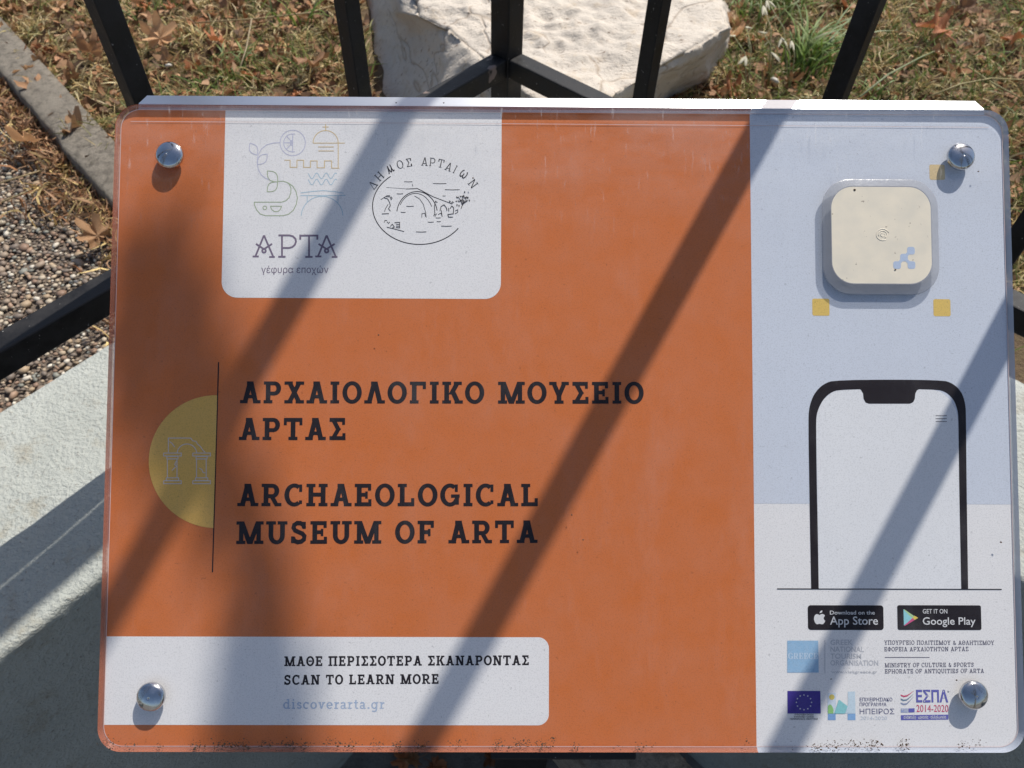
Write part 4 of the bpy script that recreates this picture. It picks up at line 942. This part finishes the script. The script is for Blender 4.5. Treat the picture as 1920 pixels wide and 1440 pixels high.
# logo of the town brand: crop scale 4.5 from (440,220)
def lg(*P): return [(440 + x / 4.5, 220 + y / 4.5) for x, y in P]
def circ(cx, cy, rx, ry, a0=0, a1=360, n=28): return [(cx + rx * math.cos(math.radians(a0 + (a1 - a0) * i / n)), cy - ry * math.sin(math.radians(a0 + (a1 - a0) * i / n))) for i in range(n + 1)]
logo_parts = []
def emblem(name, strokes, w, mat, layer=2):
    D = new_draw(layer)
    for st in strokes: px_stroke(D, lg(*st), w)
    return done(D, name, mat, panel)
m_lil = print_mat('print_lilac', (.52, .52, .64), .3); m_och = print_mat('print_ochre', (.66, .50, .26), .3); m_grn = print_mat('print_sage', (.36, .43, .27), .3); m_sky = print_mat('print_sky_blue', (.42, .56, .64), .3); m_plum = print_mat('print_plum', (.19, .15, .21), .3)
leafp = lambda x0, y0, x1, y1, b: [(x0 + (x1 - x0) * t + (y1 - y0) * b * math.sin(math.pi * t), y0 + (y1 - y0) * t - (x1 - x0) * b * math.sin(math.pi * t)) for t in np.linspace(0, 1, 10)]
emblem('orange_branch_emblem', [circ(490, 216, 107, 108), circ(490, 216, 76, 76, 75, 285), [(490, 140), (490, 292)], [(490, 216), (416, 214)], [(490, 216), (440, 160)], [(490, 216), (438, 268)], circ(490, 216, 22, 22, 90, 270),
        [(383, 214), (330, 216), (270, 232), (225, 268), (198, 320), (190, 380), (200, 440), (225, 485), (262, 515), (290, 525)], leafp(190, 318, 130, 218, .3), leafp(190, 318, 130, 218, -.3), leafp(192, 398, 276, 310, .28), leafp(192, 398, 276, 310, -.28)], 1.5, m_lil)
emblem('church_wall_emblem', [[(660, 218), (930, 218)], circ(768, 216, 106, 104, 0, 180), [(874, 216), (874, 430)], [(768, 112), (768, 58)], [(742, 82), (794, 82)], [(706, 250), (838, 250)], [(706, 284), (838, 284)],
        [(420, 362), (468, 362), (468, 422), (526, 422), (526, 362), (582, 362), (582, 422), (640, 422), (640, 368), (696, 368), (696, 426), (758, 426), (758, 368), (818, 368), (818, 428), (884, 430)]], 1.6, m_och)
emblem('leaf_boat_emblem', [[(165, 716), (395, 716), (430, 705), (458, 680), (474, 640), (476, 600), (462, 565), (440, 548), (410, 540), (366, 540)], [(410, 540), (450, 552), (490, 580), (518, 625), (530, 680), (520, 735), (495, 785), (455, 818), (405, 830), (260, 830), (215, 815), (185, 780), (168, 740), (165, 716)],
        circ(255, 764, 16, 15), [(302, 750), (396, 750), (385, 778), (365, 795), (335, 795), (313, 778), (302, 750)], leafp(364, 545, 276, 452, .3), leafp(364, 545, 276, 452, -.3), leafp(364, 545, 274, 628, .3), leafp(364, 545, 274, 628, -.3)], 1.6, m_grn)
wav = lambda y: [(620 + x, y - 24 * math.cos(x / 240 * 2 * math.pi * 3.0 + .6)) for x in np.linspace(0, 242, 40)]
emblem('waves_bridge_emblem', [wav(494), wav(546), [(556, 660), (936, 660)], [(556, 638), (650, 626), (745, 618), (840, 626), (918, 640)], circ(738, 838, 176, 172, 3, 177), [(612, 660), (612, 712)], [(872, 660), (872, 720)]], 1.5, m_sky)
def Alogo(x): return [[(x - 72, 1172), (x, 996)], [(x, 996), (x + 76, 1172)], [(x - 96, 1174), (x - 44, 1174)], [(x + 44, 1178), (x + 92, 1178)], [(x - 68, 1068), (x, 1112)], [(x + 68, 1068), (x, 1112)], circ(x, 1126, 15, 15)]
emblem('town_name', Alogo(248) + Alogo(776) + [[(400, 996), (400, 1176)], [(368, 1176), (430, 1176)], [(370, 996), (462, 996), (492, 1004), (514, 1026), (518, 1050), (508, 1076), (488, 1094), (460, 1102), (400, 1102)],
        [(628, 998), (628, 1178)], [(596, 1178), (658, 1178)], [(554, 1032), (554, 998), (698, 998), (698, 1032)]], 3.4, m_plum)
sans_text('γέφυρα εпοχών', (490, 512), (616, 512), 12.5, 2, m_plum, panel, .0)
# municipality seal, crop scale 7.2 from (680,280)
def sl_(*P): return [(680 + x / 7.2, 280 + y / 7.2) for x, y in P]
D = new_draw(2)
E_ = lambda pts, w=1.3: px_stroke(D, sl_(*pts), w)
E_(circ(770, 770, 636, 514, 128, 325, 60), 1.7)
E_([(585, 536), (740, 530), (800, 560), (950, 640), (1200, 735)], 1.4); E_([(320, 515), (600, 534)], .6)
E_(circ(735, 880, 275, 310, 172, 10, 26), 1.5); E_(circ(715, 905, 240, 310, 150, 25, 26), 1.1); E_([(700, 630), (770, 670), (820, 745), (850, 850), (860, 920)], 1.0)
for x0, x1, y in ((560, 670, 437), (950, 1130, 462), (1110, 1310, 545), (1080, 1120, 628), (590, 690, 768), (515, 580, 850), (985, 1055, 925), (1000, 1055, 975), (880, 960, 982), (1060, 1200, 1036), (720, 860, 1114), (460, 545, 600)): E_([(x0, y), ((x0 + x1) / 2, y + 3), (x1, y)], 1.2)
E_([(325, 1050), (430, 1075), (560, 1110)], 1.2); E_([(670, 470), (680, 500)], .9)
E_([(245, 680), (290, 650), (330, 625), (370, 625)], 1.0); E_([(290, 655), (340, 670), (365, 720), (375, 760), (350, 800), (375, 835)], 1.3); E_([(345, 740), (310, 800), (295, 840)], 1.0); E_([(260, 872), (355, 868)], 1.3); E_([(385, 640), (400, 660), (385, 680), (370, 640), (320, 640)], 1.1)
E_([(290, 990), (300, 960), (330, 960)], 1.); E_([(330, 975), (350, 1000), (370, 980)], 1.); E_([(375, 1040), (400, 1010), (430, 1050), (400, 1060)], 1.1); E_([(430, 990), (500, 985), (500, 1060), (450, 1055)], 1.2); E_([(450, 1010), (495, 1015)], 1.); E_([(450, 1035), (495, 1038)], 1.)
E_([(1010, 720), (985, 700), (970, 760), (975, 860), (960, 900)], 1.2); E_([(1045, 830), (1060, 770), (1100, 750), (1130, 790), (1140, 830)], 1.3); E_([(960, 890), (1000, 870), (975, 910)], 1.); E_([(1020, 880), (1060, 860), (1075, 910), (1060, 820)], 1.); E_([(1160, 790), (1165, 840)], 1.2); E_([(1180, 800), (1205, 765), (1230, 790), (1225, 870), (1150, 880), (1160, 915), (1220, 915)], 1.3); E_([(1250, 830), (1285, 815), (1285, 850), (1245, 870)], 1.1); E_([(800, 920), (800, 870), (840, 860), (850, 910)], .9)
for _ in range(30):
    x = rng.normal(1335, 60); y = 690 + (x - 1335) * -.35 + rng.normal(0, 40); a = rng.uniform(0, 3.1); E_([(x, y), (x + 16 * math.cos(a), y + 16 * math.sin(a)), (x + 24 * math.cos(a + .9), y + 24 * math.sin(a + .9))], 1.2)
E_([(1420, 690), (1350, 740), (1330, 800)], 1.3); E_([(1290, 640), (1330, 700), (1350, 740)], 1.1)
done(D, 'bridge_seal', m_ink, panel)
D = new_draw(3); sealtxt = [('Δ', 140, 480, 52), ('H', 225, 365, 46), ('m', 370, 262, 28), ('O', 505, 205, 17), ('Σ', 625, 178, 9), ('A', 838, 165, -4), ('P', 942, 172, -6), ('T', 1058, 190, -12), ('A', 1165, 235, -22), ('I', 1250, 270, -26), ('w', 1365, 335, -37), ('N', 1490, 465, -52)]
kpx = np.linalg.norm(PL(801, 350) - PL(800, 350))
for ch, x, y, ang in sealtxt:
    c0 = PL(680 + x / 7.2, 280 + y / 7.2); ca, sa = math.cos(math.radians(ang)), math.sin(math.radians(ang)); Hh = 15.5 * kpx
    if ch == 'm': G = [('K', [(-.02, 0), (.1, .05), (.2, .3), (.3, .95), (.32, .4), (.42, .08), (.55, .1), (.66, .4), (.74, .98), (.74, .35), (.82, .06), (1.0, .12)], .12), ('K', [(.1, .1), (.3, .95)], .09)]; w = 1.0
    elif ch == 'w': G = [('K', [(.25, .95), (.08, .75), (.04, .4), (.14, .12), (.32, .06), (.46, .2), (.5, .6), (.54, .2), (.68, .06), (.86, .12), (.96, .4), (.92, .75), (.75, .95)], .13)]; w = 1.0
    else: G, w = glyph(ch, .12, .07, .05)
    sxx = .82 if ch not in 'I' else .7
    put_glyph(D, G, lambda X, Y: tuple(c0 + np.array([ca * (X - w / 2) * sxx - sa * (Y - .5), sa * (X - w / 2) * sxx + ca * (Y - .5)]) * Hh))
done(D, 'seal_lettering', m_ink, panel)

# store badges
def px_rrect(D, u0, v0, u1, v1, r):
    a = PL(u0, v1); b = PL(u1, v0); D.poly(rrect(a[0], a[1], b[0], b[1], r * kk, 5))
m_pw = print_mat('print_badge_white', (.66, .66, .66), .3)
D = new_draw(2); px_rrect(D, 1515, 1135, 1656, 1181, 5.5); badge = done(D, 'store_badge', m_ink, panel)
D = new_draw(3); s48 = lambda *P: [(1480 + x / 4.8, 1110 + y / 4.8) for x, y in P]
px_poly(D, s48((271, 207), (285, 199), (300, 197), (315, 205), (319, 214), (309, 226), (308, 240), (314, 252), (322, 258), (315, 275), (302, 289), (290, 290), (270, 285), (252, 290), (240, 287), (228, 270), (221, 248), (222, 225), (230, 207), (243, 198), (258, 200)))
px_poly(D, s48((272, 190), (274, 178), (282, 169), (296, 165), (296, 176), (288, 186))); done(D, 'fruit_symbol', m_pw, badge)
sans_text('Download on the', (1556, 1152), (1640, 1152), 7, 3, m_pw, badge, .01); sans_text('App Store', (1556, 1171), (1646, 1171), 15, 3, m_pw, badge, .006)
D = new_draw(2); px_rrect(D, 1683, 1135, 1839, 1181, 3.5); badge2 = done(D, 'store_badge', m_ink, panel)
for k, (nm, col, P) in enumerate((('t', (.28, .62, .66), [(1026, 155), (1108, 240), (1030, 300)]), ('g', (.40, .60, .30), [(1026, 155), (1036, 157), (1125, 218), (1108, 240)]), ('y', (.75, .55, .10), [(1125, 212), (1158, 232), (1128, 250), (1108, 234)]), ('r', (.60, .08, .22), [(1030, 303), (1106, 234), (1128, 250), (1040, 304)]))):
    D = new_draw(3 + k * .2); px_poly(D, s48(*P)); done(D, 'play_triangle_piece', print_mat('print_play_' + nm, col, .3), badge2)
sans_text('GET IT ON', (1730, 1150), (1776, 1150), 8, 3, m_pw, badge2, .008); sans_text('Google Play', (1730, 1171), (1829, 1171), 13.5, 3, m_pw, badge2, .008)

# ministry lines, tourism logo, EU row
S2 = dict(v=.15, h=.11, s=.10)
m_min = print_mat('print_ministry', (.11, .10, .15), .3)
slab_text('ΥΠΟΥΡΓΕΙΟ ΠΟΛΙΤΙΣΜΟΥ & ΑΘΛΗΤΙΣΜΟΥ', (1658, 1208.5), (1864, 1209), 8, 2, m_min, panel, track=.13, **S2)
slab_text('ΕΦΟΡΕΙΑ ΑΡΧΑΙΟΤΗΤΩΝ ΑΡΤΑΣ', (1658, 1221), (1816, 1220.5), 8, 2, m_min, panel, track=.13, **S2)
slab_text('MINISTRY OF CULTURE & SPORTS', (1659, 1251), (1826, 1250), 8, 2, m_min, panel, track=.13, **S2)
slab_text('EPHORATE OF ANTIQUITIES OF ARTA', (1659, 1262.5), (1845, 1261.5), 8, 2, m_min, panel, track=.13, **S2)
D = new_draw(2); px_stroke(D, [(1659, 1232.5), (1743, 1232.5)], 1.1); done(D, 'rule_line', m_min, panel)
D = new_draw(2); px_poly(D, [(1476, 1261), (1535, 1261), (1534, 1201), (1476, 1201)]); gr = done(D, 'tourism_square', print_mat('print_greece_blue', (.26, .46, .66), .5, .15), panel)
slab_text('GREECE', (1477.5, 1235.5), (1533.5, 1235.5), 11.5, 3, print_mat('print_greece_white', (.50, .62, .74), .3), gr, v=.25, h=.07, s=.06, track=.06)
m_fad = print_mat('print_faded_grey', (.50, .505, .53), .6, .4)
for t, x1, y in (('GREEK', 1599, 1209), ('NATIONAL', 1620, 1222), ('TOURISM', 1615, 1235), ('ORGANISATION', 1647, 1247.5)): sans_text(t, (1557, y), (x1, y), 9.5, 2, m_fad, panel, .012)
sans_text('www.visitgreece.gr', (1558, 1262), (1645, 1262), 5, 2, m_fad, panel, .01)
D = new_draw(2); px_stroke(D, [(1546.5, 1200), (1546.5, 1262)], 1.2); done(D, 'faded_rule', m_fad, panel)
s74 = lambda *P: [(1440 + x / 7.385, 1180 + y / 7.385) for x, y in P]
D = new_draw(2); px_poly(D, s74((268, 852), (724, 852), (730, 1165), (270, 1165))); eu = done(D, 'european_flag', print_mat('print_eu_blue', (.055, .035, .26), .5), panel)
D = new_draw(3)
for k in range(12):
    a = math.radians(30 * k); cx, cy = 497 + 105 * math.sin(a), 1010 - 102 * math.cos(a)
    px_poly(D, s74(*[(cx + (14 if i % 2 == 0 else 6) * math.sin(math.radians(36 * i)), cy - (14 if i % 2 == 0 else 6) * math.cos(math.radians(36 * i))) for i in range(10)]))
done(D, 'star_ring', m_pw, eu)
for t, x0, x1, y in (('ΕΥΡΩΠΑΪΚΗ ΕΝΩΣΗ', 370, 628, 1190), ('ΕΥΡΩΠΑΪΚΟ ΤΑΜΕΙΟ', 362, 632, 1220), ('ΠΕΡΙΦΕΡΕΙΑΚΗΣ ΑΝΑΠΤΥΞΗΣ', 305, 690, 1250)): sans_text(t, s74((x0, y))[0], s74((x1, y))[0], 2.4, 2, m_ink, panel, .02)
def reg(name, col, P, layer=2, nm='print_region'):
    D = new_draw(layer); px_poly(D, s74(*P)); return done(D, name, print_mat(nm + name, col, .4), panel)
reg('pale_square', (.58, .66, .74), [(825, 880), (940, 880), (940, 1165), (825, 1165)]); reg('pale_tower', (.54, .66, .74), [(1105, 860), (1205, 860), (1210, 1165), (1070, 1165), (1105, 1050)], 2)
reg('green_hill', (.26, .52, .18), [(828, 1060), (850, 1040), (876, 1045), (905, 1100), (905, 1165), (828, 1165)], 3); reg('teal_roof', (.24, .56, .58), [(980, 970), (1100, 1062), (1066, 1165), (915, 1165)], 4)
reg('left_foot', (.20, .36, .62), [(828, 1168), (936, 1168), (936, 1255), (828, 1255)]); reg('right_foot', (.22, .40, .66), [(1102, 1168), (1210, 1168), (1210, 1255), (1102, 1255)])
reg('sun_disc', (.62, .50, .12), circ(882, 937, 38, 38), 3)
m_navy = print_mat('print_navy', (.14, .14, .24), .3)
sans_text('ΕΠΙΧΕΙΡΗΣΙΑΚΟ', s74((1270, 994))[0], s74((1722, 994))[0], 6.2, 2, m_navy, panel, .01); sans_text('ΠΡΟΓΡΑΜΜΑ', s74((1270, 1062))[0], s74((1640, 1062))[0], 6.2, 2, m_navy, panel, .01)
sans_text('ΗΠΕΙΡΟΣ', s74((1270, 1172))[0], s74((1750, 1172))[0], 9.5, 2, m_navy, panel, .0); sans_text('2014-2020', s74((1280, 1252))[0], s74((1650, 1252))[0], 6.5, 2, print_mat('print_faint_blue', (.56, .62, .70), .5, .3), panel, .0)
t74 = lambda *P: [(1640 + x / 7.385, 1180 + y / 7.385) for x, y in P]
m_espa = print_mat('print_espa_blue', (.12, .12, .42), .4); m_red = print_mat('print_red', (.58, .07, .15), .4)
sans_text('ΕΣΠΑ', t74((575, 1004))[0], t74((1018, 1004))[0], 20.5, 2, m_espa, panel, .03); sans_text('2014-2020', t74((578, 1142))[0], t74((1020, 1142))[0], 13, 2, m_red, panel, .0)
D = new_draw(2); px_poly(D, t74((362, 1188), (1018, 1180), (1018, 1248), (362, 1256))); bar = done(D, 'motto_bar', m_espa, panel); sans_text('ανάπτυξη · εργασία · αλληλεγγύη', t74((400, 1236))[0], t74((986, 1232))[0], 5.2, 3, m_pw, bar, .02)
for nm, dy, mt in (('red_wave', 0, m_red), ('teal_wave', 55, print_mat('print_teal_wave', (.16, .24, .32), .4)), ('grey_wave', 110, print_mat('print_grey_wave', (.24, .28, .42), .4))):
    D = new_draw(2); D.strip([tuple(PL(*p)) for p in t74((358, 900 + dy), (400, 916 + dy), (440, 912 + dy), (490, 885 + dy * .85), (540, 850 + dy * .7))], [tuple(PL(*p)) for p in t74((362, 922 + dy), (400, 938 + dy), (445, 930 + dy), (492, 895 + dy * .85), (540, 852 + dy * .7))]); done(D, nm, mt, panel)
D = new_draw(2); px_poly(D, t74((362, 1095), (458, 1095), (458, 1150), (362, 1150))); g_ = done(D, 'striped_flag', print_mat('print_flag_blue', (.30, .36, .58), .4), panel)
D = new_draw(3)
for y in (1104, 1118, 1132): px_stroke(D, t74((400, y), (458, y)), .8)
px_stroke(D, t74((380, 1097), (380, 1125)), .8); px_stroke(D, t74((362, 1110), (398, 1110)), .8); done(D, 'flag_stripes', m_pw, g_)
D = new_draw(2); px_poly(D, t74((466, 1095), (552, 1092), (552, 1148), (466, 1150))); done(D, 'small_flag', m_espa, panel)

# grime along the lower edge and specks
m_dirt, nt, N, L, bs = newmat('dirt_crust'); bs.inputs['Base Color'].default_value = (.085, .055, .035, 1); bs.inputs['Roughness'].default_value = .95
mb = MB()
def fleck(x, y, r, z=.0002):
    n = 6; mb.add([(x + r * rng.uniform(.5, 1.2) * math.cos(2 * math.pi * j / n), y + r * rng.uniform(.4, 1.1) * math.sin(2 * math.pi * j / n), z) for j in range(n)] + [(x, y, z + r * .5)], [(j, (j + 1) % n, n) for j in range(n)])
clusters = [(200, 1392, 14, 60), (245, 1398, 16, 30), (300, 1400, 10, 20), (370, 1398, 18, 70), (420, 1396, 22, 110), (455, 1398, 14, 70), (500, 1396, 16, 60), (545, 1397, 24, 120), (575, 1398, 12, 60), (625, 1392, 18, 70), (660, 1396, 16, 50), (705, 1394, 14, 40), (745, 1398, 10, 60), (790, 1398, 16, 70), (860, 1394, 14, 40), (935, 1396, 16, 60), (975, 1394, 20, 110), (1015, 1397, 14, 80), (1035, 1388, 6, 30), (1080, 1402, 10, 50), (1200, 1402, 12, 40), (1160, 1398, 6, 10), (1225, 1399, 6, 12),
            (1530, 1400, 14, 60), (1560, 1398, 16, 70), (1600, 1394, 18, 60), (1640, 1396, 14, 90), (1695, 1396, 10, 80), (1805, 1396, 12, 40), (1835, 1394, 14, 24), (1485, 1394, 4, 6), (1400, 1393, 10, 14)]
for cx, cy, sp, n in clusters:
    for _ in range(int(n * .8)):
        q = PL(cx + rng.normal(0, sp * .6), min(1407, cy + rng.normal(0, 5)), 0.0); fleck(q[0], q[1], rng.uniform(.00010, .00036) * (1.8 if rng.random() < .12 else 1))
for _ in range(170):
    q = PL(rng.uniform(210, 1890), rng.uniform(235, 1380), 0.0); fleck(q[0], q[1], rng.uniform(.00006, .00016))
for u, v, r in ((1600, 357, .0007), (1556, 447, .0002), (1676, 507, .0005), (1877, 1017, .0007), (887, 334, .0005), (1834, 322, .0005), (710, 628, .0005), (1072, 965, .0005), (1093, 1012, .0004), (1558, 1273, .0004), (1793, 1275, .0005), (1412, 1070, .0003), (1668, 195, .0007), (743, 193, .0005), (832, 193, .0005)):
    q = PL(u, v, .0); fleck(q[0], q[1], r, HZ + .0001 if 1561 < u < 1744 and 351 < v < 531 else .0002)
o = mb.build('grime_flecks', m_dirt, panel); tag(o, kind='stuff')

# ------------------------------------------------------------------ tree added out of view, shaped to cast the shadow on the sign's left
def shade_src(u, v, dist):
    q = PL(u, v, 0); P = PC + PX * q[0] + PY * q[1]; return P + SUN * dist
TD = 1.9
tree_base = np.array([1.5, -2.6, 0.0]); tree = empty('shadow_tree', tuple(tree_base)); tag(tree, 'added plane tree out of view with a leafy bough shaped to shade the sign', 'tree')
mb = MB(); s0 = shade_src(700, 2300, TD); rel = lambda p: np.array(p) - tree_base
mb.tube([(0, 0, -.1), (.03, .02, .8), (0, .03, 1.7), (.05, 0, 2.6), (.1, .1, 3.8), (.05, .2, 5.0)], [.16, .13, .12, .10, .08, .04], 16); mb.build('trunk', m_bark, tree, smooth=True)
mb = MB(); c1 = np.array([.03, 0, 2.1]); mb.tube([c1, c1 + (rel(s0) - c1) * .35 + np.array([0, 0, .12]), c1 + (rel(s0) - c1) * .7 + np.array([0, 0, .1]), rel(s0), rel(shade_src(590, 1700, TD)), rel(shade_src(555, 1400, TD))], [.055, .04, .028, .016, .011, .008], 10); mb.build('bough', m_bark, tree, smooth=True)
mb = MB(); mb.tube([rel(shade_src(*p, TD)) for p in ((555, 1400), (510, 1100), (440, 850), (350, 640), (300, 470))], [.008, .008, .007, .005, .003], 8); mb.build('twig', m_bark, tree, smooth=True)
GL = [leaf_mesh(30 + k, True) for k in range(4)]
DPOLY = [(250, 440), (300, 390), (350, 430), (395, 580), (450, 760), (490, 900), (530, 1080), (575, 1260), (590, 1400), (570, 1520), (470, 1500), (455, 1360), (440, 1240), (480, 1140), (470, 1030), (410, 900), (350, 850), (290, 800), (250, 760), (245, 600)]  # outline of the wanted shadow, filled with leaves
LV = []; g_r = np.random.default_rng(5)
while len(LV) < 150:
    u, v = g_r.uniform(240, 600), g_r.uniform(390, 1520)
    if inside((u, v), DPOLY): LV.append((u, v, g_r.uniform(.014, .023)))
for i, (u, v, s) in enumerate(LV):
    o = link('leaf', GL[i % 4], tree); P = shade_src(u, v, TD + rng.uniform(-.06, .06)); o.location = tuple(rel(P)); o.scale = (s,) * 3
    q = Vector(SUN).to_track_quat('Z', 'Y').to_euler(); o.rotation_euler = (q.x + rng.normal(0, .35), q.y + rng.normal(0, .35), rng.uniform(0, 6.28))
for (dx, dy, dz) in ((-.9, .6, 4.2), (.8, .9, 4.6), (-.5, 1.2, 3.9), (.3, 1.4, 5.2)):
    mb = MB(); mb.tube([(.06, .08, dz - 1.2), (dx * .5, dy * .5, dz - .6), (dx, dy, dz)], [.05, .035, .012], 8); mb.build('bough', m_bark, tree, smooth=True)
    for i in range(26):
        o = link('leaf', GL[i % 4], tree); t = rng.uniform(.4, 1.05); o.location = (dx * t + rng.normal(0, .15), dy * t + rng.normal(0, .15), dz - 1.2 + 1.2 * t + rng.normal(0, .12)); o.scale = (rng.uniform(.05, .09),) * 3; o.rotation_euler = (rng.normal(0, .6), rng.normal(0, .6), rng.uniform(0, 6.28))
